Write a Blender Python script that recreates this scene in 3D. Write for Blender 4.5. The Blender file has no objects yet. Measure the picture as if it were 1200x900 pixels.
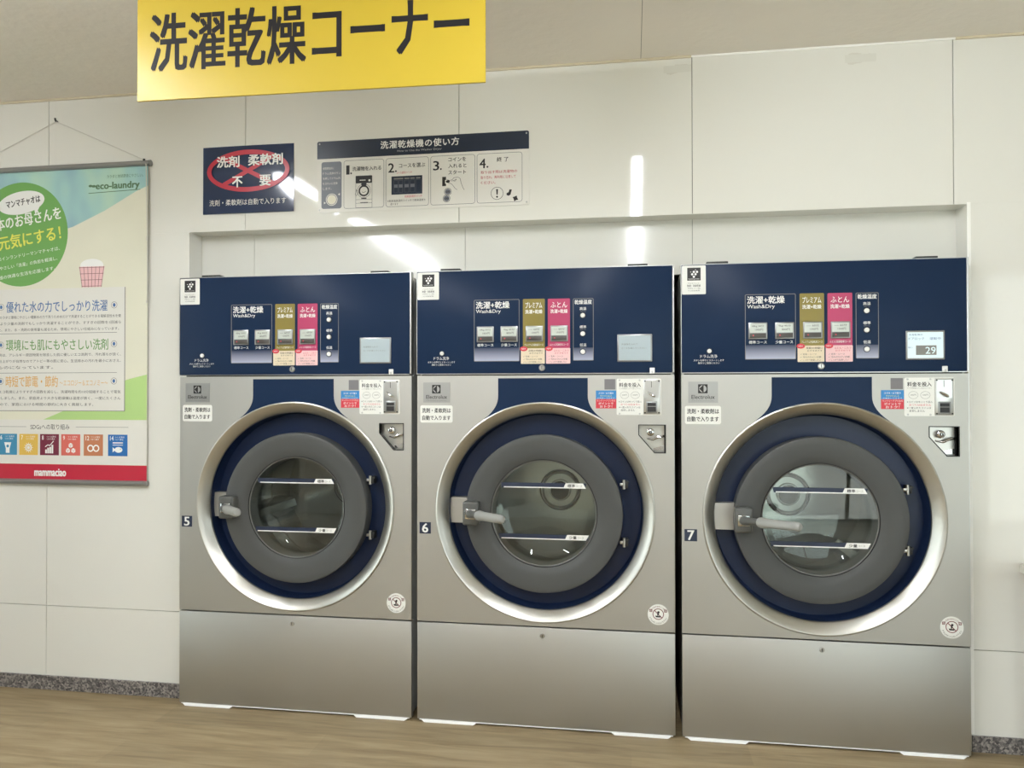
import bpy, bmesh, math, random
from mathutils import Vector, Matrix
from mathutils.geometry import tessellate_polygon

random.seed(4)
SC = bpy.context.scene
COL = SC.collection
PI = math.pi

# ------------------------------------------------------------------ camera
cam = bpy.data.cameras.new('camera')
cam.sensor_width = 36.0
cam.lens = 890.0 / 1200.0 * 36.0
cam.clip_start = 0.05
camo = bpy.data.objects.new('camera', cam)
COL.objects.link(camo)
YAW, PITCH, ROLL = 0.1566, 0.0108, -0.0009
fw = Vector((-math.sin(YAW) * math.cos(PITCH), math.cos(YAW) * math.cos(PITCH), math.sin(PITCH)))
rt = Vector((math.cos(YAW), math.sin(YAW), 0))
up = rt.cross(fw)
r2 = rt * math.cos(ROLL) + up * math.sin(ROLL)
u2 = up * math.cos(ROLL) - rt * math.sin(ROLL)
M = Matrix((r2, u2, -fw)).transposed().to_4x4()
M.translation = Vector((1.9954, -3.124, 1.3894))
camo.matrix_world = M
SC.camera = camo

# ------------------------------------------------------------------ light and exposure
LAMP = 150.0            # radiance of the ceiling tubes
SKY = 5.0              # radiance of the bright overcast sky outside the windows
vs = SC.view_settings
vs.view_transform = 'Standard'
vs.look = 'None'
vs.gamma = 1.0
vs.use_curve_mapping = False
vs.exposure = -0.60
w = bpy.data.worlds.new('overcast_sky')
SC.world = w
w.use_nodes = True
bg = w.node_tree.nodes['Background']
bg.inputs[0].default_value = (0.94, 0.96, 1.0, 1)
bg.inputs[1].default_value = SKY

SUN = 20.0             # sunlight on the paving outside
sl = bpy.data.lights.new('sun', 'SUN')
sl.energy = SUN
sl.angle = 0.02
so = bpy.data.objects.new('sun', sl)
COL.objects.link(so)
so.rotation_euler = (math.radians(22), 0, math.radians(8))


# ------------------------------------------------------------------ materials
def lin(c):
    def f(v):
        v /= 255.0
        return v / 12.92 if v <= 0.04045 else ((v + 0.055) / 1.055) ** 2.4
    return (f(c[0]), f(c[1]), f(c[2]), 1.0)


def mat(name, rgb, rough=0.5, metal=0.0, spec=0.5, emit=0.0, var=0.04, scale=6.0, bump=0.0, bscale=60.0,
        stretch=(1, 1, 1), coat=0.0, rvar=0.0):
    m = bpy.data.materials.new(name)
    m.use_nodes = True
    nt = m.node_tree
    b = nt.nodes['Principled BSDF']
    b.inputs['Roughness'].default_value = rough
    b.inputs['Metallic'].default_value = metal
    b.inputs['Specular IOR Level'].default_value = spec
    b.inputs['Coat Weight'].default_value = coat
    b.inputs['Coat Roughness'].default_value = 0.05
    c = lin(rgb)
    tc = nt.nodes.new('ShaderNodeTexCoord')
    mp = nt.nodes.new('ShaderNodeMapping')
    mp.inputs['Scale'].default_value = stretch
    nt.links.new(tc.outputs['Object'], mp.inputs['Vector'])
    nz = nt.nodes.new('ShaderNodeTexNoise')
    nz.inputs['Scale'].default_value = scale
    nz.inputs['Detail'].default_value = 4
    nt.links.new(mp.outputs[0], nz.inputs['Vector'])
    mx = nt.nodes.new('ShaderNodeMix')
    mx.data_type = 'RGBA'
    mx.inputs[6].default_value = tuple(v * (1 - var) for v in c[:3]) + (1,)
    mx.inputs[7].default_value = tuple(min(1, v * (1 + var)) for v in c[:3]) + (1,)
    nt.links.new(nz.outputs['Fac'], mx.inputs[0])
    nt.links.new(mx.outputs[2], b.inputs['Base Color'])
    if emit:
        b.inputs['Emission Color'].default_value = c
        b.inputs['Emission Strength'].default_value = emit
    if rvar:
        mr = nt.nodes.new('ShaderNodeMapRange')
        mr.inputs['To Min'].default_value = rough - rvar
        mr.inputs['To Max'].default_value = rough + rvar
        nt.links.new(nz.outputs['Fac'], mr.inputs['Value'])
        nt.links.new(mr.outputs[0], b.inputs['Roughness'])
    if bump:
        n2 = nt.nodes.new('ShaderNodeTexNoise')
        n2.inputs['Scale'].default_value = bscale
        n2.inputs['Detail'].default_value = 3
        nt.links.new(mp.outputs[0], n2.inputs['Vector'])
        bp = nt.nodes.new('ShaderNodeBump')
        bp.inputs['Strength'].default_value = bump
        bp.inputs['Distance'].default_value = 0.01
        nt.links.new(n2.outputs['Fac'], bp.inputs['Height'])
        nt.links.new(bp.outputs[0], b.inputs['Normal'])
    return m


def emission(name, rgb, strength):
    m = bpy.data.materials.new(name)
    m.use_nodes = True
    nt = m.node_tree
    nt.nodes.clear()
    e = nt.nodes.new('ShaderNodeEmission')
    e.inputs[0].default_value = lin(rgb)
    e.inputs[1].default_value = strength
    o = nt.nodes.new('ShaderNodeOutputMaterial')
    nt.links.new(e.outputs[0], o.inputs[0])
    return m


def glass(name, tint=(245, 250, 248), ior=1.7, rough=0.0):
    m = bpy.data.materials.new(name)
    m.use_nodes = True
    nt = m.node_tree
    nt.nodes.clear()
    fr = nt.nodes.new('ShaderNodeFresnel')
    fr.inputs[0].default_value = ior
    tr = nt.nodes.new('ShaderNodeBsdfTransparent')
    tr.inputs[0].default_value = lin(tint)
    gl = nt.nodes.new('ShaderNodeBsdfGlossy')
    gl.inputs['Roughness'].default_value = rough
    mx = nt.nodes.new('ShaderNodeMixShader')
    o = nt.nodes.new('ShaderNodeOutputMaterial')
    nt.links.new(fr.outputs[0], mx.inputs[0])
    nt.links.new(tr.outputs[0], mx.inputs[1])
    nt.links.new(gl.outputs[0], mx.inputs[2])
    nt.links.new(mx.outputs[0], o.inputs[0])
    return m


def fade_mat(name, ca, cb, z0, z1, rough=0.3):
    """printed panel whose ink runs from ca to cb between heights z0 and z1"""
    m = mat(name, ca, rough)
    nt = m.node_tree
    b = nt.nodes['Principled BSDF']
    tc = nt.nodes.new('ShaderNodeTexCoord')
    sp = nt.nodes.new('ShaderNodeSeparateXYZ')
    nt.links.new(tc.outputs['Object'], sp.inputs[0])
    mr = nt.nodes.new('ShaderNodeMapRange')
    mr.inputs['From Min'].default_value = z0
    mr.inputs['From Max'].default_value = z1
    nt.links.new(sp.outputs['Z'], mr.inputs['Value'])
    mx = nt.nodes.new('ShaderNodeMix')
    mx.data_type = 'RGBA'
    mx.inputs[6].default_value = lin(ca)
    mx.inputs[7].default_value = lin(cb)
    nt.links.new(mr.outputs[0], mx.inputs[0])
    nt.links.new(mx.outputs[2], b.inputs['Base Color'])
    return m


MT = {}
MT['wallpanel'] = mat('glossy_white_panel', (226, 225, 217), 0.05, var=0.02, scale=1.2, bump=0.012, bscale=1.6)
MT['groove'] = mat('panel_joint', (120, 117, 108), 0.6)
MT['niche'] = mat('niche_panel', (222, 221, 213), 0.10, var=0.02, scale=1.2)
MT['plaster'] = mat('plaster_wall', (200, 197, 188), 0.8, bump=0.15, bscale=40)
MT['ceiling'] = mat('ceiling_paint', (244, 239, 231), 0.85, var=0.03, scale=3, bump=0.25, bscale=25)
MT['caulk'] = mat('caulk_strip', (208, 198, 172), 0.6)
MT['trimwhite'] = mat('white_trim', (246, 245, 240), 0.3)  # white trims; raised to make the recess's left face look lit
MT['alu'] = mat('aluminium', (196, 196, 194), 0.32, 1.0)
MT['steel'] = mat('brushed_stainless', (190, 189, 184), 0.50, 1.0, var=0.03, scale=3.0, stretch=(1, 1, 1), rvar=0.03)
MT['ringsteel'] = mat('polished_stainless', (200, 199, 193), 0.36, 1.0, var=0.03, scale=5)
MT['drumsteel'] = mat('drum_stainless', (208, 208, 206), 0.2, 0.65, var=0.08, scale=4, rvar=0.03)
MT['chrome'] = mat('chrome', (205, 205, 205), 0.16, 1.0, var=0.02)
MT['cabinet'] = mat('cabinet_grey', (176, 177, 175), 0.4, 0.35)
MT['darkmetal'] = mat('dark_metal', (58, 59, 58), 0.45, 0.6)
MT['navy'] = mat('navy_panel', (31, 46, 71), 0.28, spec=0.07, var=0.03, scale=3)
MT['navywell'] = mat('navy_enamel', (24, 36, 62), 0.30, spec=0.3, var=0.03)
MT['black'] = mat('black_rubber', (16, 16, 17), 0.55)
MT['ink'] = mat('black_ink', (28, 27, 28), 0.5)
MT['lightink'] = mat('light_grey_ink', (186, 188, 190), 0.5)
MT['navyink'] = mat('navy_ink', (34, 44, 66), 0.4)
MT['white'] = mat('white_print', (236, 236, 232), 0.4)
MT['paper'] = mat('white_sticker', (232, 232, 226), 0.38)
MT['greyink'] = mat('grey_ink', (128, 128, 124), 0.5)
MT['doorgrey'] = mat('door_grey_plastic', (78, 79, 78), 0.42, spec=0.2, var=0.03)
MT['tunnel'] = mat('door_tunnel_grey', (96, 96, 93), 0.3, spec=0.5)
MT['handlegrey'] = mat('handle_grey_plastic', (150, 151, 147), 0.4)
MT['handleblock'] = mat('latch_block_grey', (84, 85, 82), 0.3)
MT['glass'] = glass('door_glass')
MT['window'] = glass('window_glass', ior=1.5)
MT['olive'] = mat('olive_print', (132, 118, 50), 0.35)
MT['pink'] = mat('pink_print', (178, 56, 98), 0.35)
MT['lilac'] = fade_mat('fading_blue_print', (172, 175, 196), (32, 46, 74), 1.520, 1.575)
MT['lcd'] = mat('pale_display', (198, 204, 196), 0.15)
MT['lcdoff'] = mat('display_glass', (176, 190, 196), 0.08)
MT['lcdon'] = mat('lit_display', (206, 224, 228), 0.15, emit=0.32)
MT['bezel'] = mat('display_bezel', (150, 152, 152), 0.3, 0.7)
MT['darkbtn'] = mat('dark_button', (70, 66, 62), 0.35)
MT['red'] = mat('red_print', (206, 56, 70), 0.45)
MT['crimson'] = mat('crimson_print', (186, 40, 62), 0.3)
MT['blue'] = mat('blue_print', (52, 132, 196), 0.45)
MT['cream'] = mat('cream_sticker', (226, 210, 182), 0.45)
MT['rose'] = mat('rose_sticker', (236, 196, 196), 0.45)
MT['badge'] = mat('badge_plate', (168, 168, 166), 0.45, 0.95)
MT['qrgrey'] = mat('grey_square_label', (120, 118, 120), 0.5)
MT['navysign'] = mat('navy_sign', (34, 50, 80), 0.06, spec=0.5)
MT['navyhead'] = mat('navy_sign_head', (34, 44, 62), 0.3)
MT['signwhite'] = mat('sign_board_white', (222, 220, 212), 0.35)
MT['yellow'] = mat('yellow_sign', (180, 156, 46), 0.35, spec=0.4, var=0.02)
MT['blackprint'] = mat('black_lettering', (34, 32, 34), 0.5, spec=0.15)
MT['pale'] = mat('poster_paper', (222, 220, 200), 0.5)
MT['cordwhite'] = mat('white_cord', (206, 203, 194), 0.6)
MT['rodgrey'] = mat('grey_rod', (150, 150, 148), 0.35, 0.6)
MT['leafgreen'] = mat('green_print', (110, 164, 88), 0.5)
MT['lime'] = mat('light_green_print', (176, 208, 132), 0.5)
MT['limetext'] = mat('yellow_green_text', (226, 222, 96), 0.5)
MT['bluetext'] = mat('blue_text', (70, 108, 160), 0.5)
MT['greentext'] = mat('green_text', (102, 150, 82), 0.5)
MT['orangetext'] = mat('orange_text', (216, 168, 90), 0.5)
MT['darkgreen'] = mat('dark_green_text', (86, 118, 84), 0.5)
MT['sdgb'] = mat('icon_blue', (62, 138, 176), 0.5)
MT['sdgy'] = mat('icon_yellow', (220, 182, 84), 0.5)
MT['sdgm'] = mat('icon_maroon', (112, 30, 56), 0.5)
MT['sdgo'] = mat('icon_coral', (212, 104, 92), 0.5)
MT['sdgbr'] = mat('icon_brown', (188, 120, 84), 0.5)
MT['sdgd'] = mat('icon_deep_blue', (34, 104, 172), 0.5)
MT['pinkcheck'] = mat('pink_basket', (232, 190, 190), 0.5)
MT['maroonline'] = mat('maroon_line', (120, 60, 66), 0.5)
MT['greypanel'] = mat('grey_print', (108, 112, 122), 0.4)
MT['padwhite'] = mat('white_base_plate', (240, 240, 238), 0.3)
MT['tape'] = mat('tape_residue', (210, 207, 197), 0.6, var=0.08, scale=30)
MT['tapefaint'] = mat('tape_ghost', (219, 218, 209), 0.25, var=0.02)
MT['table'] = mat('table_laminate', (206, 202, 190), 0.35)
MT['asphalt'] = mat('pale_paving', (188, 187, 182), 0.9, var=0.1, scale=4)
MT['frame'] = mat('window_frame_dark', (90, 90, 90), 0.4, 0.6)


def poster_material():
    m = mat('poster_gradient', (150, 190, 186), 0.45)
    nt = m.node_tree
    b = nt.nodes['Principled BSDF']
    tc = nt.nodes.new('ShaderNodeTexCoord')
    mp = nt.nodes.new('ShaderNodeMapping')
    mp.inputs['Scale'].default_value = (3.2, 1, 1.6)
    nt.links.new(tc.outputs['Object'], mp.inputs[0])
    nz = nt.nodes.new('ShaderNodeTexNoise')
    nz.inputs['Scale'].default_value = 1.5
    nt.links.new(mp.outputs[0], nz.inputs['Vector'])
    cr = nt.nodes.new('ShaderNodeValToRGB')
    e = cr.color_ramp.elements
    e[0].position, e[0].color = 0.36, lin((142, 176, 190))
    e[1].position, e[1].color = 0.66, lin((178, 210, 190))
    x = e.new(0.5)
    x.color = lin((160, 200, 196))
    nt.links.new(nz.outputs['Fac'], cr.inputs[0])
    nt.links.new(cr.outputs[0], b.inputs['Base Color'])
    return m


MT['postersky'] = poster_material()


def granite():
    m = mat('granite', (110, 106, 104), 0.35)
    nt = m.node_tree
    b = nt.nodes['Principled BSDF']
    tc = nt.nodes.new('ShaderNodeTexCoord')
    v = nt.nodes.new('ShaderNodeTexVoronoi')
    v.inputs['Scale'].default_value = 130
    nt.links.new(tc.outputs['Object'], v.inputs['Vector'])
    sx = nt.nodes.new('ShaderNodeSeparateColor')
    nt.links.new(v.outputs['Color'], sx.inputs[0])
    cr = nt.nodes.new('ShaderNodeValToRGB')
    e = cr.color_ramp.elements
    e[0].position, e[0].color = 0.1, lin((70, 68, 68))
    e[1].position, e[1].color = 0.95, lin((158, 152, 146))
    x = e.new(0.5)
    x.color = lin((112, 107, 106))
    nt.links.new(sx.outputs[0], cr.inputs[0])
    nt.links.new(cr.outputs[0], b.inputs['Base Color'])
    return m


MT['granite'] = granite()


def wood_floor():
    m = bpy.data.materials.new('wood_vinyl_floor')
    m.use_nodes = True
    nt = m.node_tree
    N, Lk = nt.nodes, nt.links
    b = N['Principled BSDF']
    b.inputs['Roughness'].default_value = 0.42
    b.inputs['Specular IOR Level'].default_value = 0.35
    tc = N.new('ShaderNodeTexCoord')
    br = N.new('ShaderNodeTexBrick')
    br.offset = 0.37
    br.inputs['Color1'].default_value = (0.30, 0.30, 0.30, 1)
    br.inputs['Color2'].default_value = (0.70, 0.70, 0.70, 1)
    br.inputs['Mortar'].default_value = (0.42, 0.42, 0.42, 1)
    br.inputs['Scale'].default_value = 1.0
    br.inputs['Mortar Size'].default_value = 0.0012
    br.inputs['Brick Width'].default_value = 1.22
    br.inputs['Row Height'].default_value = 0.18
    Lk.new(tc.outputs['Object'], br.inputs['Vector'])
    mp = N.new('ShaderNodeMapping')
    mp.inputs['Scale'].default_value = (1.6, 16.0, 1.0)
    Lk.new(tc.outputs['Object'], mp.inputs[0])
    g = N.new('ShaderNodeTexNoise')
    g.inputs['Scale'].default_value = 1.6
    g.inputs['Detail'].default_value = 8
    g.inputs['Roughness'].default_value = 0.62
    g.inputs['Distortion'].default_value = 0.6
    Lk.new(mp.outputs[0], g.inputs['Vector'])
    cr = N.new('ShaderNodeValToRGB')
    e = cr.color_ramp.elements
    e[0].position, e[0].color = 0.28, lin((122, 104, 75))
    e[1].position, e[1].color = 0.72, lin((164, 147, 116))
    x = e.new(0.5)
    x.color = lin((146, 128, 97))
    Lk.new(g.outputs['Fac'], cr.inputs[0])
    ov = N.new('ShaderNodeMix')
    ov.data_type = 'RGBA'
    ov.blend_type = 'OVERLAY'
    ov.inputs[0].default_value = 0.30
    Lk.new(cr.outputs[0], ov.inputs[6])
    Lk.new(br.outputs['Color'], ov.inputs[7])
    # scattered knots
    mk = N.new('ShaderNodeMapping')
    mk.inputs['Scale'].default_value = (1.1, 2.6, 1.0)
    Lk.new(tc.outputs['Object'], mk.inputs[0])
    vo = N.new('ShaderNodeTexVoronoi')
    vo.inputs['Scale'].default_value = 1.0
    Lk.new(mk.outputs[0], vo.inputs['Vector'])
    kr = N.new('ShaderNodeMapRange')
    kr.inputs['From Min'].default_value = 0.02
    kr.inputs['From Max'].default_value = 0.075
    Lk.new(vo.outputs['Distance'], kr.inputs['Value'])
    km = N.new('ShaderNodeMix')
    km.data_type = 'RGBA'
    km.inputs[6].default_value = lin((90, 72, 47))
    Lk.new(kr.outputs[0], km.inputs[0])
    Lk.new(ov.outputs[2], km.inputs[7])
    Lk.new(km.outputs[2], b.inputs['Base Color'])
    bp = N.new('ShaderNodeBump')
    bp.inputs['Strength'].default_value = 0.05
    bp.inputs['Distance'].default_value = 0.01
    Lk.new(g.outputs['Fac'], bp.inputs['Height'])
    Lk.new(bp.outputs[0], b.inputs['Normal'])
    return m


MT['floor'] = wood_floor()


# ------------------------------------------------------------------ mesh builder
class MB:
    def __init__(s):
        s.v, s.f, s.mi, s.mats = [], [], [], []
        s.n = 0

    def lift(s, y):
        s.n = (s.n + 1) % 24
        return y - s.n * 9e-6

    def m(s, key):
        if key not in s.mats:
            s.mats.append(key)
        return s.mats.index(key)

    def add(s, verts, faces, key):
        o = len(s.v)
        s.v += [tuple(p) for p in verts]
        k = s.m(key)
        for f in faces:
            s.f.append([i + o for i in f])
            s.mi.append(k)
        return s

    def bm(s, b, key):
        b.verts.ensure_lookup_table()
        for i, v in enumerate(b.verts):
            v.index = i
        s.add([v.co for v in b.verts], [[v.index for v in f.verts] for f in b.faces], key)
        b.free()
        return s

    def box(s, x0, x1, y0, y1, z0, z1, key, bev=0.0, seg=2, rot=None):
        b = bmesh.new()
        bmesh.ops.create_cube(b, size=1.0)
        for v in b.verts:
            v.co = Vector(((x0 + x1) / 2 + v.co.x * (x1 - x0), (y0 + y1) / 2 + v.co.y * (y1 - y0), (z0 + z1) / 2 + v.co.z * (z1 - z0)))
        if bev:
            bmesh.ops.bevel(b, geom=b.edges[:], offset=bev, segments=seg, affect='EDGES', profile=0.5)
        if rot:
            bmesh.ops.transform(b, matrix=rot, verts=b.verts)
        return s.bm(b, key)

    def shape(s, loops, y, th, key, back=True):
        """flat shape in the x-z plane (first loop outer, others holes), front face at y, thickness th towards +y"""
        loops = [list(l) for l in loops]
        if not th:
            y = s.lift(y)
        flat = [p for l in loops for p in l]
        tris = tessellate_polygon([[Vector((p[0], p[1], 0)) for p in l] for l in loops])
        n = len(flat)
        vs_ = [(p[0], y, p[1]) for p in flat]
        fs = []
        for t in tris:
            a, b_, c = (flat[i] for i in t)
            ar = (b_[0] - a[0]) * (c[1] - a[1]) - (b_[1] - a[1]) * (c[0] - a[0])
            fs.append(list(t) if ar > 0 else list(t)[::-1])
        if th:
            vs_ += [(p[0], y + th, p[1]) for p in flat]
            if back:
                fs += [[i + n for i in f[::-1]] for f in fs[:]]
            o = 0
            for li, l in enumerate(loops):
                k = len(l)
                ar = sum(l[i][0] * l[(i + 1) % k][1] - l[(i + 1) % k][0] * l[i][1] for i in range(k))
                for i in range(k):
                    a, b_ = o + i, o + (i + 1) % k
                    q = [b_, a, a + n, b_ + n]
                    if (ar > 0) == (li > 0):
                        q = q[::-1]
                    fs.append(q)
                o += k
        return s.add(vs_, fs, key)

    def rect(s, x0, x1, z0, z1, y, key, th=0.0, r=0.0):
        return s.shape([rr(x0, x1, z0, z1, r)], y, th, key)

    def frame(s, x0, x1, z0, z1, wd, y, key, th=0.0, r=0.0):
        return s.shape([rr(x0, x1, z0, z1, r), rr(x0 + wd, x1 - wd, z0 + wd, z1 - wd, max(0, r - wd))], y, th, key)

    def disc(s, cx, cz, r, y, key, th=0.0, seg=32, rz=None):
        return s.shape([ell(cx, cz, r, rz or r, seg)], y, th, key)

    def ring(s, cx, cz, r0, r1, y, key, th=0.0, seg=40, k=1.0):
        return s.shape([ell(cx, cz, r1, r1 * k, seg), ell(cx, cz, r0, r1 * k - (r1 - r0), seg)], y, th, key)

    def line(s, pts, wd, y, key):
        """stroke of width wd through 2D points"""
        for (a, b_) in zip(pts[:-1], pts[1:]):
            d = Vector((b_[0] - a[0], b_[1] - a[1]))
            if d.length < 1e-9:
                continue
            n = Vector((-d.y, d.x)).normalized() * wd / 2
            y = s.lift(y)
            s.add([(a[0] + n.x, y, a[1] + n.y), (a[0] - n.x, y, a[1] - n.y), (b_[0] - n.x, y, b_[1] - n.y), (b_[0] + n.x, y, b_[1] + n.y)],
                  [[0, 1, 2, 3]], key)
        return s

    def lathe(s, prof, cx, cz, key, seg=96, close=False):
        """profile of (r, y) turned about the axis along y through (cx, cz)"""
        vs_, fs = [], []
        n = len(prof)
        for i in range(seg):
            a = 2 * PI * i / seg
            for r, y in prof:
                vs_.append((cx + r * math.cos(a), y, cz + r * math.sin(a)))
        for i in range(seg):
            j = (i + 1) % seg
            for k in range(n if close else n - 1):
                k2 = (k + 1) % n
                fs.append([i * n + k, j * n + k, j * n + k2, i * n + k2])
        return s.add(vs_, fs, key)

    def tube(s, pts, r, key, seg=10, caps=True):
        pts = [Vector(p) for p in pts]
        rs = r if isinstance(r, (list, tuple)) else [r] * len(pts)
        vs_, fs = [], []
        for i, p in enumerate(pts):
            t = (pts[min(i + 1, len(pts) - 1)] - pts[max(i - 1, 0)]).normalized()
            a = t.cross(Vector((0, 0, 1)))
            if a.length < 1e-3:
                a = t.cross(Vector((1, 0, 0)))
            a.normalize()
            b_ = t.cross(a)
            for k in range(seg):
                an = 2 * PI * k / seg
                vs_.append(p + (a * math.cos(an) + b_ * math.sin(an)) * rs[i])
        for i in range(len(pts) - 1):
            for k in range(seg):
                k2 = (k + 1) % seg
                fs.append([i * seg + k, i * seg + k2, (i + 1) * seg + k2, (i + 1) * seg + k])
        if caps:
            fs.append(list(range(seg))[::-1])
            fs.append([(len(pts) - 1) * seg + k for k in range(seg)])
        return s.add(vs_, fs, key)

    def text(s, body, x0, z0, h, y, key, width=None, bold=0.0, align='L', rot=0.0, spacing=1.0):
        """lettering: x0 = left/centre/right anchor, z0 = bottom of the glyphs, h = glyph height, width = fit to this width"""
        c = bpy.data.curves.new('lettering', 'FONT')
        c.body = body
        c.resolution_u = 2
        c.space_character = spacing
        o = bpy.data.objects.new('lettering', c)
        me = bpy.data.meshes.new_from_object(o)
        if len(me.vertices):
            xs = [v.co.x for v in me.vertices]
            ys = [v.co.y for v in me.vertices]
            lx, hx, ly, hy = min(xs), max(xs), min(ys), max(ys)
            sz = h / max(1e-6, hy - ly)
            sx = (width / (hx - lx)) if width else sz
            W = (hx - lx) * sx
            off = {'L': 0, 'C': -W / 2, 'R': -W}[align]
            fs = [list(p.vertices) for p in me.polygons]
            cr_, sr_ = math.cos(rot), math.sin(rot)
            e = bold * h
            for dx, dz in (((-e, -e * .6), (e, -e * .6), (-e, e * .6), (e, e * .6)) if bold else ((0, 0),)):
                yy_ = s.lift(y)
                loc = [(off + (v.co.x - lx) * sx + dx, (v.co.y - ly) * sz + dz) for v in me.vertices]
                s.add([(x0 + a * cr_ - b_ * sr_, yy_, z0 + a * sr_ + b_ * cr_) for a, b_ in loc], fs, key)
        bpy.data.objects.remove(o)
        bpy.data.curves.remove(c)
        bpy.data.meshes.remove(me)
        return s

    def mesh(s, name, smooth=35):
        me = bpy.data.meshes.new(name)
        me.from_pydata(s.v, [], s.f)
        for k in s.mats:
            me.materials.append(MT[k])
        me.polygons.foreach_set('material_index', s.mi)
        if smooth:
            me.polygons.foreach_set('use_smooth', [True] * len(me.polygons))
            me.set_sharp_from_angle(angle=math.radians(smooth))
        me.update()
        return me

    def build(s, name, parent=None, label=None, loc=None, smooth=35):
        o = bpy.data.objects.new(name, s.mesh(name, smooth))
        COL.objects.link(o)
        if parent is not None:
            o.parent = parent
        if label:
            o['label'] = label
        if loc:
            o.location = loc
        return o


def rr(x0, x1, z0, z1, r=0.0, seg=5):
    if r <= 0:
        return [(x0, z0), (x1, z0), (x1, z1), (x0, z1)]
    p = []
    for cx, cz, a0 in ((x1 - r, z0 + r, -PI / 2), (x1 - r, z1 - r, 0), (x0 + r, z1 - r, PI / 2), (x0 + r, z0 + r, PI)):
        for i in range(seg + 1):
            a = a0 + PI / 2 * i / seg
            p.append((cx + r * math.cos(a), cz + r * math.sin(a)))
    return p


def ell(cx, cz, rx, rz, seg=40):
    return [(cx + rx * math.cos(2 * PI * i / seg), cz + rz * math.sin(2 * PI * i / seg)) for i in range(seg)]


def empty(name, loc, label, cat, group=None, rotz=0.0):
    o = bpy.data.objects.new(name, None)
    COL.objects.link(o)
    o.location = loc
    o.rotation_euler = (0, 0, rotz)
    return tag(o, label, cat, group)


def tag(o, label, cat, group=None):
    o['label'] = label
    o['category'] = cat
    if group:
        o['group'] = group
    return o


def struct(name, b, label, loc=None, smooth=35):
    o = b.build(name, None, label, loc, smooth)
    o['kind'] = 'structure'
    return o


# ------------------------------------------------------------------ room
WY = 0.07                     # face of the panelled wall
CZ = 2.776                    # ceiling height
XL, XR, YB = -1.62, 7.0, -5.0
NX0, NX1, NZ = -0.004, 3.288, 2.123   # niche the machines stand in
NB = 0.17                     # back of the niche above the machines

fl = MB()
fl.add([(XL - 0.1, YB - 0.1, 0), (XR + 0.1, YB - 0.1, 0), (XR + 0.1, 1.6, 0), (XL - 0.1, 1.6, 0),
        (XL - 0.1, YB - 0.1, -0.08), (XR + 0.1, YB - 0.1, -0.08), (XR + 0.1, 1.6, -0.08), (XL - 0.1, 1.6, -0.08)],
       [[0, 1, 2, 3], [7, 6, 5, 4], [0, 4, 5, 1], [1, 5, 6, 2], [2, 6, 7, 3], [3, 7, 4, 0]], 'floor')
struct('floor', fl, 'light brown wood grain vinyl plank floor')

ce = MB()
ce.box(XL - 0.1, 2.0345, YB - 0.1, 0.25, CZ, CZ + 0.08, 'ceiling')
ce.box(2.0365, XR + 0.1, YB - 0.1, 0.25, CZ, CZ + 0.08, 'ceiling')
ce.box(2.0345, 2.0365, YB - 0.1, 0.25, CZ + 0.004, CZ + 0.08, 'groove')
struct('ceiling', ce, 'beige painted ceiling above the white panelled wall')

# panelled wall: separate glossy boards with fine joints
wl = MB()
J = 0.0013
seams = [XL, -0.725, 0.272, 1.26, 2.243, 3.24, 4.23, 5.22, 6.21, XR]
for a, b_ in zip(seams[:-1], seams[1:]):
    for z0, z1 in ((0.0, 0.39), (0.39, CZ)):
        x0, x1 = a + J, b_ - J
        za, zb = z0 + (J if z0 else 0), z1 - (J if z1 < 1 else 0)
        if x1 <= NX0 or x0 >= NX1:
            wl.box(x0, x1, WY, WY + 0.012, za, zb, 'wallpanel', bev=0.0007, seg=1)
        else:
            if z1 > NZ:
                wl.box(max(x0, XL), x1, WY, WY + 0.012, NZ, zb, 'wallpanel', bev=0.0007, seg=1)
            if x0 < NX0:
                wl.box(x0, NX0, WY, WY + 0.012, za, min(zb, NZ), 'wallpanel', bev=0.0007, seg=1)
            if x1 > NX1:
                wl.box(NX1, x1, WY, WY + 0.012, za, min(zb, NZ), 'wallpanel', bev=0.0007, seg=1)
# substrate seen in the joints
wl.box(XL, NX0 - 0.006, WY + 0.0125, NB, 0, CZ, 'groove')
wl.box(NX1 + 0.006, XR, WY + 0.0125, NB, 0, CZ, 'groove')
wl.box(NX0 - 0.005, NX1 + 0.005, WY + 0.0125, NB, NZ + 0.006, CZ, 'groove')
# old tape marks near the top of two boards
for (x0, x1, z0, z1) in ((2.128, 2.240, 2.700, 2.752), (2.84, 2.958, 2.694, 2.748)):
    for k in range(5):
        cx_, cz_ = random.uniform(x0 + .02, x1 - .02), random.uniform(z0 + .012, z1 - .012)
        pts = [(cx_ + random.uniform(.016, .034) * math.cos(a), cz_ + random.uniform(.006, .016) * math.sin(a)) for a in [i * PI / 5 for i in range(10)]]
        pts = [(min(max(p[0], x0), x1), min(max(p[1], z0), z1)) for p in pts]
        wl.shape([pts], WY - 0.0002, 0, 'tape')
    wl.shape([rr(x0, x1, z0 + .010, z1 - .012)], WY - 0.0005, 0, 'tapefaint')
struct('wall_north', wl, 'glossy off white panelled wall behind the machines')

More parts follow.
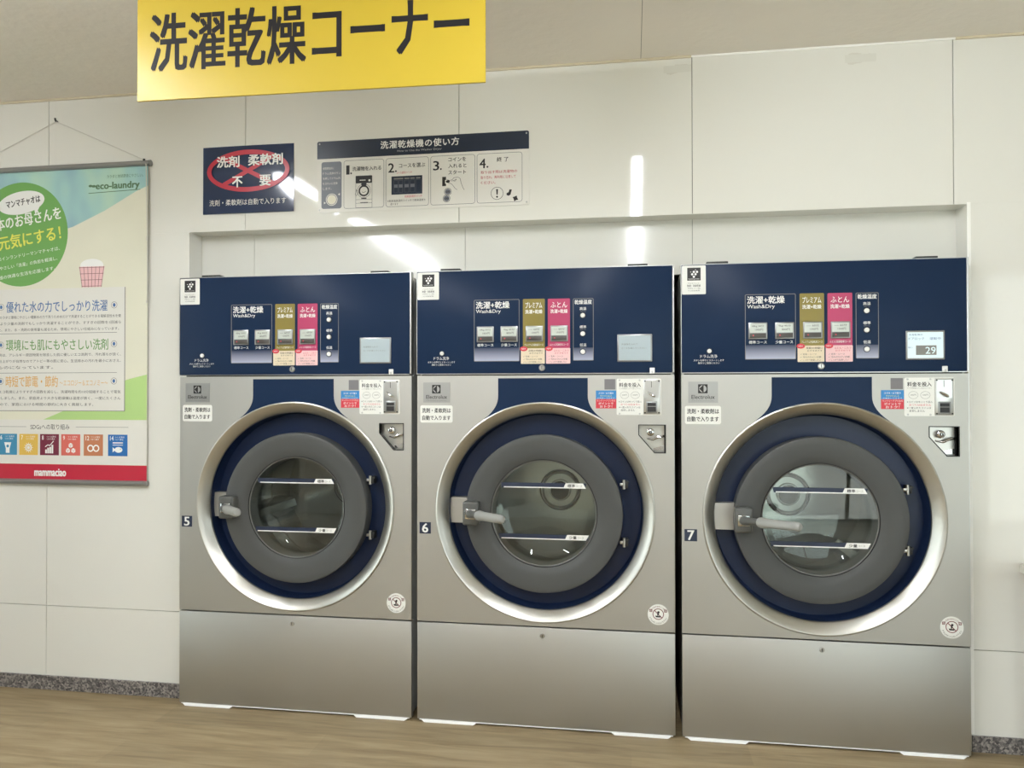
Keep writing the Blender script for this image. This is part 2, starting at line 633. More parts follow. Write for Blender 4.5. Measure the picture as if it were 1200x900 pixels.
ni = MB()
ni.box(NX0, 0.2625, NB, NB + 0.012, 1.889, NZ, 'niche')
for a, b_ in ((0.2645, 1.264), (1.266, 2.249), (2.251, NX1)):
    ni.box(a, b_, NB, NB + 0.012, 1.889, NZ, 'niche')
ni.box(NX0 - .005, NX1 + .005, NB + 0.0121, NB + 0.03, 1.889, NZ + 0.02, 'groove')
struct('wall_niche', ni, 'white back panel of the recess above the machines')
nt_ = MB()
nt_.box(NX0, NX0 + 0.002, WY - 0.001, NB, 0.066, NZ - 0.002, 'trimwhite')  # brighter white than the right face, light from the right put into the colour
struct('trim_1', nt_, 'white left edge of the recess, coloured brighter as if lit from the right')
nt_ = MB()
nt_.box(NX1 - 0.001, NX1 + 0.012, WY - 0.002, WY - 0.0002, 0.066, NZ + 0.005, 'trimwhite')
nt_.box(NX1 - 0.002, NX1, WY - 0.001, NB, 0.066, NZ - 0.002, 'niche')
struct('trim_2', nt_, 'white right edge of the recess')
nt_ = MB()
nt_.box(NX0, NX1, WY - 0.001, NB, NZ - 0.002, NZ, 'niche')
struct('trim_3', nt_, 'white soffit of the recess')
nt_ = MB()
nt_.box(XL, 2.24, WY - 0.008, WY, CZ - 0.009, CZ, 'caulk')
nt_.box(3.25, XR, WY - 0.008, WY, CZ - 0.009, CZ, 'caulk')
nt_.box(2.24, 3.25, WY - 0.003, WY, CZ - 0.007, CZ, 'trimwhite')
struct('trim_4', nt_, 'cream sealant strip between wall and ceiling')

bb = MB()
bb.box(XL, NX0 - 0.004, WY - 0.010, WY, 0, 0.065, 'granite', bev=0.001, seg=1)
struct('baseboard_left', bb, 'speckled grey granite baseboard left of the machines')
bb = MB()
bb.box(NX1 + 0.002, XR, WY - 0.010, WY, 0, 0.062, 'granite', bev=0.001, seg=1)
struct('baseboard_right', bb, 'speckled grey granite baseboard right of the machines')

# unseen dark closure added behind the machines, keeps sky light out of the gaps
sv = MB()
sv.box(-0.2, 3.5, 1.5, 1.55, 0, 2.3, 'darkmetal')
sv.box(-0.25, -0.2, NB + .031, 1.55, 0, 2.3, 'darkmetal')
sv.box(3.5, 3.55, NB + .031, 1.55, 0, 2.3, 'darkmetal')
sv.box(-0.25, 3.55, NB + .031, 1.55, 2.3, 2.35, 'darkmetal')
struct('added_back_closure', sv, 'dark closure added behind the machines to keep light out')


def window_wall(name, axis, pos, a0, a1, wa0, wa1, wz0, wz1, th=0.1):
    """plaster wall with one opening; axis 'x' = wall in a plane of constant x"""
    b = MB()

    def bx(p0, p1, z0, z1):
        if p1 - p0 < 1e-4 or z1 - z0 < 1e-4:
            return
        if axis == 'x':
            b.box(pos - th, pos, p0, p1, z0, z1, 'plaster')
        elif axis == 'X':
            b.box(pos, pos + th, p0, p1, z0, z1, 'plaster')
        else:
            b.box(p0, p1, pos - th, pos, z0, z1, 'plaster')
    bx(a0, wa0, 0, CZ)
    bx(wa1, a1, 0, CZ)
    bx(wa0, wa1, 0, wz0)
    bx(wa0, wa1, wz1, CZ)
    return struct(name, b, 'plain plaster wall of the laundry')


def window_unit(name, axis, pos, wa0, wa1, wz0, wz1, n):
    f = MB()
    g = MB()

    def bx(bb_, p0, p1, z0, z1, d0, d1, key):
        if axis == 'X':
            bb_.box(pos + d0, pos + d1, p0, p1, z0, z1, key)
        elif axis == 'x':
            bb_.box(pos - d1, pos - d0, p0, p1, z0, z1, key)
        else:
            bb_.box(p0, p1, pos - d1, pos - d0, z0, z1, key)
    t = 0.04
    bx(f, wa0, wa1, wz0, wz0 + t, .02, .08, 'frame')
    bx(f, wa0, wa1, wz1 - t, wz1, .02, .08, 'frame')
    for i in range(n + 1):
        c = wa0 + (wa1 - wa0 - t) * i / n
        bx(f, c, c + t, wz0 + t, wz1 - t, .02, .08, 'frame')
    o = struct(name, f, 'glazed window frame')
    bx(g, wa0 + t, wa1 - t, wz0 + t, wz1 - t, .045, .05, 'window')
    g.build('pane', o)
    return o


# left wall with glazed door, back wall with the shop front
window_wall('wall_west', 'x', XL, YB, 0.25, -4.8, -0.7, 0.0, 2.3)
window_unit('window_1', 'x', XL, -4.8, -0.7, 0.0, 2.3, 4)
window_wall('wall_south', 'y', YB, XL, XR, 3.1, 6.7, 0.05, 2.6)
window_unit('window_2', 'y', YB, 3.1, 6.7, 0.05, 2.6, 3)
window_wall('wall_east', 'X', XR, YB, 0.25, -4.4, -2.6, 0.05, 2.6)
window_unit('added_window_3', 'X', XR, -4.4, -2.6, 0.05, 2.6, 2)  # unseen window added to throw daylight along the panelled wall from the right
gr = MB()
gr.box(-30, XL - 0.12, -30, 20, -0.14, -0.02, 'asphalt')
gr.box(XL - 0.12, 30, -30, YB - 0.12, -0.14, -0.02, 'asphalt')
gr.box(XR + 0.12, 30, YB - 0.12, 20, -0.14, -0.02, 'asphalt')
struct('ground_outside', gr, 'grey asphalt outside the windows')


# ------------------------------------------------------------------ ceiling lamps (the tubes mirrored in the wall)
MT['tube'] = emission('lamp_tube', (246, 250, 255), LAMP)


def ceiling_lamp(x, y0, y1, label):
    b = MB()
    b.box(x - 0.05, x + 0.05, y0, y1, CZ - 0.03, CZ, 'trimwhite', bev=0.004, seg=1)
    o = b.build('ceiling_light')
    o['kind'] = 'structure'
    o['label'] = label
    t = MB()
    t.box(x - 0.025, x + 0.025, y0 + 0.01, y1 - 0.01, CZ - 0.062, CZ - 0.029, 'tube', bev=0.004)
    t.build('lamp_tube', o)
    return o


for x, nm in ((2.03, 'middle'), (-0.13, 'left')):
    for i in range(3):
        y1 = -1.16 - i * 1.27
        ceiling_lamp(x, y1 - (0.95 if i == 2 else 1.25), y1, 'slim white tube light in the ' + nm + ' ceiling row')

# ------------------------------------------------------------------ washer dryer
WM, HM = 1.07, 1.90
DX, DZ = 0.535, 0.884        # door centre
RX, RZ = 0.537, 0.893        # ring centre

# cabinet shell
cb = MB()
cb.box(0.003, 0.03, 0.036, 0.93, 0.02, 1.885, 'cabinet', bev=0.004)
cb.box(1.04, 1.068, 0.036, 0.93, 0.02, 1.885, 'cabinet', bev=0.004)
cb.box(0.03, 1.04, 0.045, 0.93, 1.86, 1.885, 'cabinet', bev=0.002)
cb.box(0.03, 1.04, 0.045, 0.93, 0.02, 0.045, 'cabinet')
cb.box(0.03, 1.04, 0.90, 0.93, 0.045, 1.86, 'cabinet')
cb.box(0.012, 1.058, 0.030, 0.045, 0.03, 0.42, 'black')
cb.box(0.012, 1.058, 0.030, 0.045, 1.40, 1.885, 'black')
cb.box(0.012, 0.04, 0.030, 0.045, 0.42, 1.40, 'black')
cb.box(1.03, 1.058, 0.030, 0.045, 0.42, 1.40, 'black')
# low hinge tabs on the top
cb.box(0.10, 0.185, 0.004, 0.06, 1.8855, 1.9125, 'darkmetal', bev=0.002)
cb.box(0.885, 0.965, 0.004, 0.06, 1.8855, 1.9115, 'darkmetal', bev=0.002)
CAB = cb

# front steel sheet with round opening and the coin return opening
tri = [(0.926, 1.258), (0.926, 1.215), (0.990, 1.142), (1.036, 1.142), (1.036, 1.258)]
bp_ = MB()
hole = ell(RX, RZ, 0.440, 0.440, 96)
bp_.shape([rr(0.0, WM, 0.4235, 1.4595, 0.003), hole, tri], 0.0, 0.03, 'steel')
bp_.shape([rr(1.0675, WM, 0.4235, 1.4595)], -0.0006, 0, 'alu')

# kick sheet
kp = MB()
kp.box(0.0, WM, 0.0, 0.03, 0.0105, 0.418, 'steel', bev=0.003)
kp.box(0.01, WM - 0.01, -0.0006, 0.002, 0.0076, 0.0110, 'padwhite')
kl = MB()
kl.lathe([(0.0, -0.003), (0.008, -0.003), (0.010, -0.0005)], 0.533, 0.384, 'alu', seg=20)
kl.rect(0.5315, 0.5345, 0.378, 0.390, -0.0035, 'ink')

pads = []
for x0, x1 in ((0.02, 0.255), (0.815, 1.052)):
    p = MB()
    b = bmesh.new()
    vs8 = [(x0 + 0.012, -0.006, 0.0), (x1 - 0.012, -0.006, 0.0), (x1 - 0.012, 0.2, 0.0), (x0 + 0.012, 0.2, 0.0),
           (x0, -0.003, 0.0075), (x1, -0.003, 0.0075), (x1, 0.2, 0.0075), (x0, 0.2, 0.0075)]
    b.free()
    p.add(vs8, [[0, 3, 2, 1], [4, 5, 6, 7], [0, 1, 5, 4], [1, 2, 6, 5], [2, 3, 7, 6], [3, 0, 4, 7]], 'padwhite')
    pads.append(p)

# control panel
PY = -0.006
cp = MB()
cp.box(0.0, 1.062, PY, 0.03, 1.4675, HM, 'navy', bev=0.003)
cp.box(1.0622, WM, PY + .001, 0.03, 1.4675, HM, 'alu', bev=0.0015, seg=1)
cp.box(0.0, 1.062, PY - 0.0008, 0.02, 1.4645, 1.4675, 'alu')
cp.box(-0.001, 0.0012, PY - 0.0005, 0.02, 1.468, HM, 'alu')
cp.box(0.0, WM, PY + .002, 0.03, HM, HM + 0.0025, 'alu')
yp = PY - 0.0004
y2 = PY - 0.0007
# wash and dry field
cp.rect(0.2475, 0.4400, 1.518, 1.575, yp, 'lilac', r=0.004)
cp.frame(0.2475, 0.4400, 1.518, 1.776, 0.0022, y2, 'greyink', r=0.005)
cp.text('洗濯+乾燥', 0.256, 1.739, 0.029, y2, 'white', width=0.142, bold=.02)
cp.text('Wash&Dry', 0.256, 1.716, 0.019, y2, 'white', width=0.105, bold=.005)
cp.text('標準コース', 0.262, 1.580, 0.0125, y2, 'white', width=0.068, bold=.01)
cp.text('少量コース', 0.363, 1.580, 0.0125, y2, 'white', width=0.066, bold=.01)
# olive premium field
cp.rect(0.4545, 0.5460, 1.520, 1.776, yp, 'olive', r=0.004)
cp.text('プレミアム', 0.500, 1.738, 0.024, y2, 'white', width=0.070, bold=.01, align='C')
cp.text('洗濯+乾燥', 0.500, 1.715, 0.016, y2, 'white', width=0.071, bold=.02, align='C')
cp.text('プレミアム洗濯乾燥コース', 0.500, 1.581, 0.009, y2, 'white', width=0.078, align='C')
# pink futon field
cp.rect(0.5585, 0.6500, 1.520, 1.775, yp, 'pink', r=0.004)
cp.text('ふとん', 0.6045, 1.738, 0.023, y2, 'white', width=0.068, bold=.01, align='C')
cp.text('洗濯+乾燥', 0.6045, 1.715, 0.016, y2, 'white', width=0.071, bold=.02, align='C')
cp.text('ふとん洗濯乾燥コース', 0.6045, 1.581, 0.009, y2, 'white', width=0.078, align='C')
# temperature field
cp.rect(0.6625, 0.7465, 1.519, 1.572, yp, 'lilac', r=0.004)
cp.frame(0.6625, 0.7465, 1.519, 1.774, 0.0022, y2, 'greyink', r=0.005)
cp.text('乾燥温度', 0.7045, 1.750, 0.018, y2, 'white', width=0.070, bold=.02, align='C')
for z, t, u in ((1.704, '高温', '70℃'), (1.629, '標準', '60℃'), (1.555, '低温', '50℃')):
    cp.text(t, 0.7035, z + 0.022, 0.012, y2, 'white', width=0.027, bold=.01, align='C')
    cp.text(u, 0.7035, z + 0.0145, 0.005, y2, 'greyink', width=0.024, align='C')
cp.text('ドラム洗浄', 0.107, 1.525, 0.014, y2, 'white', width=0.066, align='C')
cp.text('ボタンを押すとスタートします', 0.107, 1.512, 0.008, y2, 'white', width=0.118, align='C')
cp.text('無料でご使用ください', 0.107, 1.501, 0.008, y2, 'white', width=0.084, align='C')


def course_button(x, t1, t2):
    b = MB()
    x0, x1, z0, z1 = x, x + 0.072, 1.598, 1.664
    b.box(x0, x1, PY - 0.006, PY, z0, z1, 'bezel', bev=0.002)
    b.rect(x0 + 0.005, x1 - 0.005, 1.6235, z1 - 0.005, PY - 0.0063, 'lcd', r=0.0015)
    b.box(x0 + 0.005, x1 - 0.005, PY - 0.0075, PY - 0.005, z0 + 0.005, 1.6215, 'darkbtn', bev=0.0012)
    b.disc(x0 + 0.018, 1.6125, 0.0028, PY - 0.0079, 'red', seg=10)
    b.text(t1, x0 + 0.036, 1.6445, 0.0095, PY - 0.0066, 'ink', width=0.046, align='C')
    b.text(t2, x0 + 0.040, 1.631, 0.0085, PY - 0.0066, 'ink', width=0.030, align='C')
    return b


buttons = [course_button(0.260, '18kg 50分', '1000円'), course_button(0.361, '9kg 45分', '800円'),
           course_button(0.4665, '---- 60分', '1300円'), course_button(0.5695, '---- 65分', '1500円')]


def round_button(x, z, r=0.0095):
    b = MB()
    b.lathe([(0.0, PY - 0.006), (r * .8, PY - 0.006), (r, PY - 0.004), (r, PY)], x, z, 'white', seg=20)
    b.lathe([(r + .0012, PY - 0.0005), (r + 0.0028, PY - 0.0012), (r + .0036, PY)], x, z, 'darkmetal', seg=20)
    return b


temp_buttons = [round_button(0.7025, z) for z in (1.704, 1.629, 1.555)]
drum_button = round_button(0.1095, 1.553, 0.0085)


def display(lit):
    b = MB()
    x0, x1, z0, z1 = 0.8425, 0.982, 1.5125, 1.624
    b.box(x0, x1, PY - 0.005, PY, z0, z1, 'bezel', bev=0.002)
    k = 'lcdon' if lit else 'lcdoff'
    b.rect(x0 + 0.006, x1 - 0.006, z0 + 0.006, z1 - 0.006, PY - 0.0053, k, r=0.002)
    q = PY - 0.0056
    if lit:
        b.text('洗濯乾燥中', x0 + 0.010, 1.6045, 0.007, q, 'bluetext', width=0.05)
        b.text('ドアロック', x0 + 0.010, 1.588, 0.010, q, 'bluetext', width=0.055)
        b.text('運転中', x0 + 0.085, 1.588, 0.010, q, 'bluetext', width=0.040)
        b.rect(x0 + 0.036, x0 + 0.109, 1.5305, 1.567, q, 'greyink')
        b.text('29', x0 + 0.070, 1.535, 0.026, q - .0003, 'lcdon', width=0.036, bold=.01)
        b.text('残り', x0 + 0.008, 1.556, 0.006, q, 'bluetext', width=0.016)
    else:
        b.text('洗濯物を入れて', x0 + 0.016, 1.580, 0.007, q, 'greyink', width=0.066)
        b.text('コースを選んでください', x0 + 0.016, 1.564, 0.007, q, 'greyink', width=0.100)
    return b


lock = MB()
lock.lathe([(0.0, PY - 0.006), (0.009, PY - 0.006), (0.0125, PY - 0.003), (0.013, PY)], 0.534, 1.490, 'alu', seg=24)
lock.rect(0.5325, 0.5355, 1.484, 1.498, PY - 0.0065, 'ink')
ptab = MB()
ptab.box(0.972, 0.992, PY - 0.005, PY, 1.464, 1.488, 'white', bev=0.002)
ptab.box(0.979, 0.985, PY - 0.008, PY - .004, 1.466, 1.476, 'alu', bev=0.001)


def price_sticker(x0, key, head):
    b = MB()
    b.rect(x0, x0 + 0.100, 1.507, 1.571, PY - 0.001, key, r=0.003)
    b.disc(x0 + 0.012, 1.569, 0.016, PY - 0.0014, 'red', rz=0.010, seg=20)
    b.text('NEW', x0 + 0.012, 1.566, 0.006, PY - 0.0017, 'white', width=0.018, align='C')
    q = PY - 0.0014
    k = 'ink' if key == 'cream' else 'crimson'
    b.text(head, x0 + 0.032, 1.557, 0.008, q, k, width=0.062, bold=.01)
    b.text('おすすめです', x0 + 0.036, 1.547, 0.007, q, k, width=0.056)
    for i, t in enumerate(('✓ 毛布・シーツ', '✓ 汚れのひどい衣類', '✓ しっかり乾燥したい')):
        b.text(t, x0 + 0.010, 1.5335 - i * 0.0115, 0.0075, q, 'ink', width=(0.060, 0.078, 0.076)[i])
    return b


st_cream = price_sticker(0.446, 'cream', '花粉の時期に')
st_rose = price_sticker(0.551, 'rose', 'ふとん・こたつ')

ion = MB()
ion.rect(0.003, 0.0965, 1.781, 1.8965, PY - 0.0011, 'paper', r=0.004, th=0.0008)
q = PY - 0.0014
ion.rect(0.024, 0.0765, 1.8365, 1.888, q, 'ink')
for dx, dz in ((0, 0.0085), (0.0125, 0.0085), (-0.0065, -0.001), (0.0065, -0.001), (0, -0.011), (0.0065, 0.0165), (-0.0125, .0085)):
    big = (dx, dz) in ((0, 0.0085), (0.0125, 0.0085), (-0.0065, -0.001), (0.0065, -0.001), (0, -0.011))
    ion.disc(0.050 + dx, 1.8625 + dz, 0.0045 if big else 0.0018, q - .0003, 'white', seg=14)
ion.text('PLASMACLUSTER', 0.050, 1.8405, 0.004, q - .0003, 'white', width=0.042, align='C')
ion.text('プラズマクラスター', 0.050, 1.8215, 0.007, q, 'greyink', width=0.050, align='C')
ion.text('除菌・消臭乾燥', 0.050, 1.811, 0.009, q, 'ink', width=0.052, align='C', bold=.01)
ion.text('空気浄化 イオン搭載', 0.050, 1.802, 0.006, q, 'greyink', width=0.050, align='C')
ion.text('PCI搭載機種', 0.050, 1.793, 0.005, q, 'greyink', width=0.045, align='C')

# navy neck plate above the ring
nk = []
nk += [(0.349, 1.4475), (0.349, 1.375)]
for i in range(1, 8):
    t = i / 7
    nk.append((0.349 - 0.060 * t ** 2.2, 1.375 - 0.098 * t))
a0 = math.atan2(1.277 - RZ, 0.289 - RX)
a1 = PI - a0
for i in range(1, 24):
    a = a0 + (a1 - a0) * i / 24
    nk.append((RX + 0.447 * math.cos(a), RZ + 0.447 * math.sin(a)))
for i in range(7, 0, -1):
    t = i / 7
    nk.append((0.722 + 0.063 * t ** 2.2, 1.375 - 0.098 * t))
nk += [(0.722, 1.375), (0.722, 1.4475)]
neck = MB()
neck.shape([nk[::-1]], -0.0012, 0.001, 'navy')

ring = MB()
ring.lathe([(0.4565, -0.0005), (0.4545, -0.0050), (0.4505, -0.0068), (0.4455, -0.0050), (0.430, 0.008), (0.4105, 0.0265), (0.4075, 0.031), (0.4075, 0.034)], RX, RZ, 'ringsteel', seg=128)
well = MB()
well.lathe([(0.4075, 0.034), (0.4060, 0.040), (0.4050, 0.088), (0.400, 0.095), (0.300, 0.097), (0.290, 0.097)], RX, RZ, 'navywell', seg=128)
latch = MB()
latch.shape([[(0.118, 0.832), (0.222, 0.832), (0.222, 0.940), (0.118, 0.940)]], 0.058, 0.038, 'steel')

# door: rim, glass, stripes, latch block, handle
rim = MB()
rim.lathe([(0.327, 0.094), (0.3285, 0.040), (0.3285, 0.022), (0.3270, 0.0175), (0.3235, 0.0155), (0.300, 0.0155), (0.262, 0.0175),
           (0.240, 0.0235), (0.2285, 0.0300), (0.2255, 0.0315)], DX, DZ, 'doorgrey', seg=128)
rim.lathe([(0.2255, 0.0315), (0.2245, 0.036), (0.2222, 0.036), (0.2215, 0.0325)], DX, DZ, 'black', seg=128)
rim.lathe([(0.2215, 0.0325), (0.2170, 0.034), (0.2170, 0.050), (0.215, 0.12), (0.222, 0.125), (0.327, 0.094)], DX, DZ, 'tunnel', seg=128)
dglass = MB()
dglass.lathe([(0.0, 0.0305), (0.10, 0.0309), (0.2165, 0.0335)], DX, DZ, 'glass', seg=96)
dbowl = MB()
dbowl.lathe([(0.2155, 0.10), (0.205, 0.135), (0.17, 0.150), (0.08, 0.157), (0.0, 0.158)], DX, DZ, 'glass', seg=96)


def stripe(zt, t, dx):
    b = MB()
    h = math.sqrt(0.215 ** 2 - (zt - 0.011 - DZ) ** 2)
    y = 0.0288
    xa, xb = DX - h + 0.002, DX + h - 0.002
    zb = zt - 0.021
    b.shape([[(xa + 0.004, zb), (xb - .006, zb), (xb, zt), (xa, zt)]], y, 0.0004, 'navyink')
    b.shape([[(xa + 0.012, zb), (0.625 + dx, zb), (0.625 + dx, zb + 0.0042), (xa + 0.012, zb + 0.0042)]], y - .0004, 0, 'white')
    b.shape([[(0.618 + dx, zb), (0.712 + dx, zb), (0.700 + dx, zt + .0005), (0.628 + dx, zt + .0005)] if dx == 0 else
             [(0.618 + dx, zb), (0.706 + dx, zb), (0.718 + dx, zt + .0005), (0.628 + dx, zt + .0005)]], y - .0004, 0, 'white')
    b.text(t, 0.636 + dx, zb + 0.0045, 0.0125, y - .0008, 'ink', width=0.031, bold=.02)
    b.text('コース', 0.670 + dx, zb + 0.006, 0.008, y - .0008, 'greyink', width=0.026)
    return b


stripes = [stripe(1.011, '標準', 0.0), stripe(0.797, '少量', 0.006)]

blk = MB()
blk.box(0.203, 0.270, -0.032, 0.020, 0.836, 0.934, 'handleblock', bev=0.008, seg=3)
blk.box(0.2135, 0.2585, -0.0335, -0.028, 0.862, 0.904, 'chrome', bev=0.002)
blk.text('PULL', 0.236, 0.867, 0.010, -0.0339, 'greyink', width=0.030, align='C')
hd = MB()
A = Vector((0.281, -0.099, 0.890))
B = Vector((0.4085, -0.237, 0.899))
dv = (B - A).normalized()
L_ = (B - A).length
hd.tube([(0.236, -0.022, 0.884), (0.240, -0.046, 0.885), (0.262, -0.078, 0.888), A + dv * 0.012], [0.020, 0.017, 0.0145, 0.0135], 'handleblock', seg=20)
ts = [(0.0, 0.0145), (0.004, 0.019), (0.016, 0.0212), (0.034, 0.0200), (0.044, 0.0182), (L_ - 0.020, 0.0172), (L_ - 0.008, 0.0158), (L_ - 0.002, 0.0115), (L_, 0.002)]
hd.tube([A + dv * t for t, r in ts], [r for t, r in ts], 'handlegrey', seg=24)

hinges = []
for z in (1.007, 0.768):
    h = MB()
    h.tube([(0.867, 0.055, z - 0.019), (0.867, 0.055, z + 0.019)], 0.0065, 'ringsteel', seg=14)
    h.box(0.866, 0.884, 0.052, 0.096, z - 0.015, z + 0.015, 'darkmetal', bev=0.003)
    h.box(0.850, 0.866, 0.050, 0.060, z - 0.006, z + 0.006, 'ringsteel', bev=0.002)
    h.tube([(0.884, 0.050, z + .01), (0.884, 0.056, z + .01)], 0.004, 'darkmetal', seg=10)
    hinges.append(h)

# drum: shell with pressed seams, lifters, back disc with hub, rubber gasket at the mouth
drum = MB()
prof = [(0.300, 0.125), (0.345, 0.135), (0.36, 0.16)]
for yy in (0.28, 0.40, 0.52):
    prof += [(0.36, yy - .006), (0.354, yy), (0.36, yy + .006)]
prof += [(0.36, 0.66), (0.34, 0.69), (0.20, 0.70), (0.0, 0.70)]
drum.lathe(prof, RX, 0.893, 'drumsteel', seg=96)
for k in range(3):
    a = 1.31 + k * 2 * PI / 3
    ca, sa = math.cos(a), math.sin(a)
    vs_ = []
    for yy in (0.20, 0.62):
        for (r, t) in ((0.362, -0.06), (0.285, -0.018), (0.285, 0.018), (0.362, 0.06)):
            vs_.append((RX + r * ca - t * sa, yy, 0.893 + r * sa + t * ca))
    drum.add(vs_, [[0, 1, 2, 3], [7, 6, 5, 4], [0, 4, 5, 1], [1, 5, 6, 2], [2, 6, 7, 3]], 'drumsteel')
hub = MB()
hub.lathe([(0.098, 0.699), (0.095, 0.690), (0.088, 0.688), (0.082, 0.694), (0.055, 0.694), (0.050, 0.685), (0.0, 0.680)], RX + .006, 0.898, 'alu', seg=64)
hub.ring(RX + .006, 0.898, 0.096, 0.104, 0.6985, 'black')
hub.disc(RX + .006, 0.898, 0.046, 0.679, 'darkmetal')
gasket = MB()
gasket.lathe([(0.300, 0.097), (0.300, 0.125), (0.270, 0.128), (0.262, 0.115), (0.270, 0.10)], RX, 0.890, 'black', seg=96)

# badge with maker's emblem
bd = MB()
bd.rect(0.027, 0.143, 1.346, 1.431, -0.0016, 'badge', th=0.0014)
yb = -0.0020
bd.rect(0.0655, 0.1025, 1.3845, 1.4205, yb, 'ink')
cx, cz = 0.084, 1.4025
bd.shape([[(cx - 0.014, cz)] + [(cx + 0.0145 * math.cos(a), cz + 0.0145 * math.sin(a)) for a in [PI - 0.25 - i * 0.15 for i in range(9)]] + [(cx - 0.001, cz + 0.013)]], yb - .0003, 0, 'badge')
bd.shape([[(cx - 0.014, cz)] + [(cx - 0.001, cz - 0.013)] + [(cx + 0.0145 * math.cos(a), cz + 0.0145 * math.sin(a)) for a in [PI + 0.25 + i * 0.15 for i in range(9)]][::-1]], yb - .0003, 0, 'badge')
bd.shape([[(cx + 0.003, cz - 0.0135)] + [(cx + 0.0145 * math.cos(a), cz + 0.0145 * math.sin(a)) for a in [-1.2 + i * 0.24 for i in range(11)]] + [(cx + 0.003, cz + 0.0135)]], yb - .0003, 0, 'badge')
bd.text('Electrolux', 0.085, 1.362, 0.0155, yb, 'ink', width=0.090, bold=.01, align='C')
bd.text('PROFESSIONAL', 0.085, 1.352, 0.0045, yb, 'greyink', width=0.088, align='C', spacing=1.3)

ws = MB()
ws.rect(0.0135, 0.1545, 1.261, 1.334, -0.0012, 'paper', r=0.008, th=0.001)
ws.text('洗剤・柔軟剤は', 0.084, 1.3025, 0.020, -0.0016, 'ink', width=0.124, bold=.02, align='C')
ws.text('自動で入ります', 0.084, 1.2715, 0.020, -0.0016, 'ink', width=0.122, bold=.02, align='C')


def number_sticker(n):
    b = MB()
    b.rect(0.0105, 0.0600, 0.792, 0.840, -0.0012, 'navyink', th=0.001)
    b.text(n, 0.0353, 0.797, 0.038, -0.0016, 'white', width=0.025, bold=.03, align='C')
    return b


# payment stickers and coin plate
qr = MB()
qr.rect(0.790, 0.834, 1.400, 1.4425, -0.0012, 'qrgrey', th=0.001)
pay = MB()
pay.rect(0.755, 0.8375, 1.361, 1.396, -0.0012, 'blue', th=0.001)
pay.rect(0.755, 0.8375, 1.323, 1.361, -0.0012, 'red', th=0.001)
pay.text('スマホ・ICで楽々', 0.796, 1.381, 0.008, -0.0016, 'white', width=0.060, align='C', bold=.01)
pay.text('キャッシュレス', 0.796, 1.370, 0.008, -0.0016, 'limetext', width=0.046, align='C', bold=.01)
pay.text('お支払いできます', 0.796, 1.3625, 0.005, -0.0016, 'white', width=0.070, align='C')
pay.text('ランドリーアプリなら', 0.796, 1.351, 0.0075, -0.0016, 'white', width=0.074, align='C')
pay.text('ポイントで', 0.796, 1.338, 0.010, -0.0016, 'white', width=0.060, align='C', bold=.01)
pay.text('おトク！', 0.796, 1.326, 0.010, -0.0016, 'white', width=0.050, align='C', bold=.01)

coin = MB()
coin.rect(0.839, 1.018, 1.296, 1.444, -0.0022, 'paper', r=0.006, th=0.0022)
yc = -0.0026
coin.text('料金を投入', 0.893, 1.410, 0.0175, yc, 'ink', width=0.087, bold=.015, align='C')
coin.text('コースを選択後にコインを投入して下さい', 0.893, 1.401, 0.006, yc, 'greyink', width=0.088, align='C')
for x, t in ((0.871, '500円'), (0.914, '100円')):
    coin.ring(x, 1.377, 0.0165, 0.0175, yc, 'greyink', k=0.82)
    coin.text(t, x, 1.374, 0.007, yc, 'greyink', width=0.020, align='C')
for i, (t, wd) in enumerate((('※コインはゆっくり投入', 0.092), ('　おつりは出ません', 0.078), ('※一度入れたコインは', 0.086), ('　返却しません', 0.056))):
    coin.text(t.strip('　'), 0.848 + (0.008 if t[0] == '　' else 0), 1.3465 - i * 0.0115, 0.0085, yc, 'red' if i == 1 else 'ink', width=wd)
screw_list = []
for x in (0.851, 0.932):
    for z in (1.302, 1.438):
        s1 = MB()
        s1.lathe([(0.0, -0.0045), (0.0035, -0.004), (0.004, -0.0022)], x, z, 'alu', seg=12)
        screw_list.append(s1)
mech = MB()
mech.box(0.947, 1.013, -0.0075, -0.0005, 1.3005, 1.4405, 'alu', bev=0.0025)
mech.rect(0.9525, 1.0075, 1.366, 1.4355, -0.0079, 'alu', r=0.002)
mech.rect(0.9775, 0.9795, 1.408, 1.433, -0.0084, 'ink')
mech.box(0.957, 1.002, -0.011, -0.007, 1.304, 1.352, 'bezel', bev=0.002)
mech.rect(0.9625, 0.9965, 1.310, 1.346, -0.0114, 'ink')
mech.box(0.9625, 0.9965, -0.0122, -0.0112, 1.330, 1.333, 'greyink')
lever = MB()
lever.tube([(0.963, -0.010, 1.390), (0.972, -0.015, 1.384), (0.984, -0.017, 1.376), (0.992, -0.014, 1.371)], [0.003, 0.0045, 0.0055, 0.0035], 'chrome', seg=10)
for x in (0.953, 1.008):
    for z in (1.306, 1.434):
        mech.lathe([(0.0, -0.0098), (0.003, -0.0094), (0.0034, -0.0078)], x, z, 'darkmetal', seg=10)

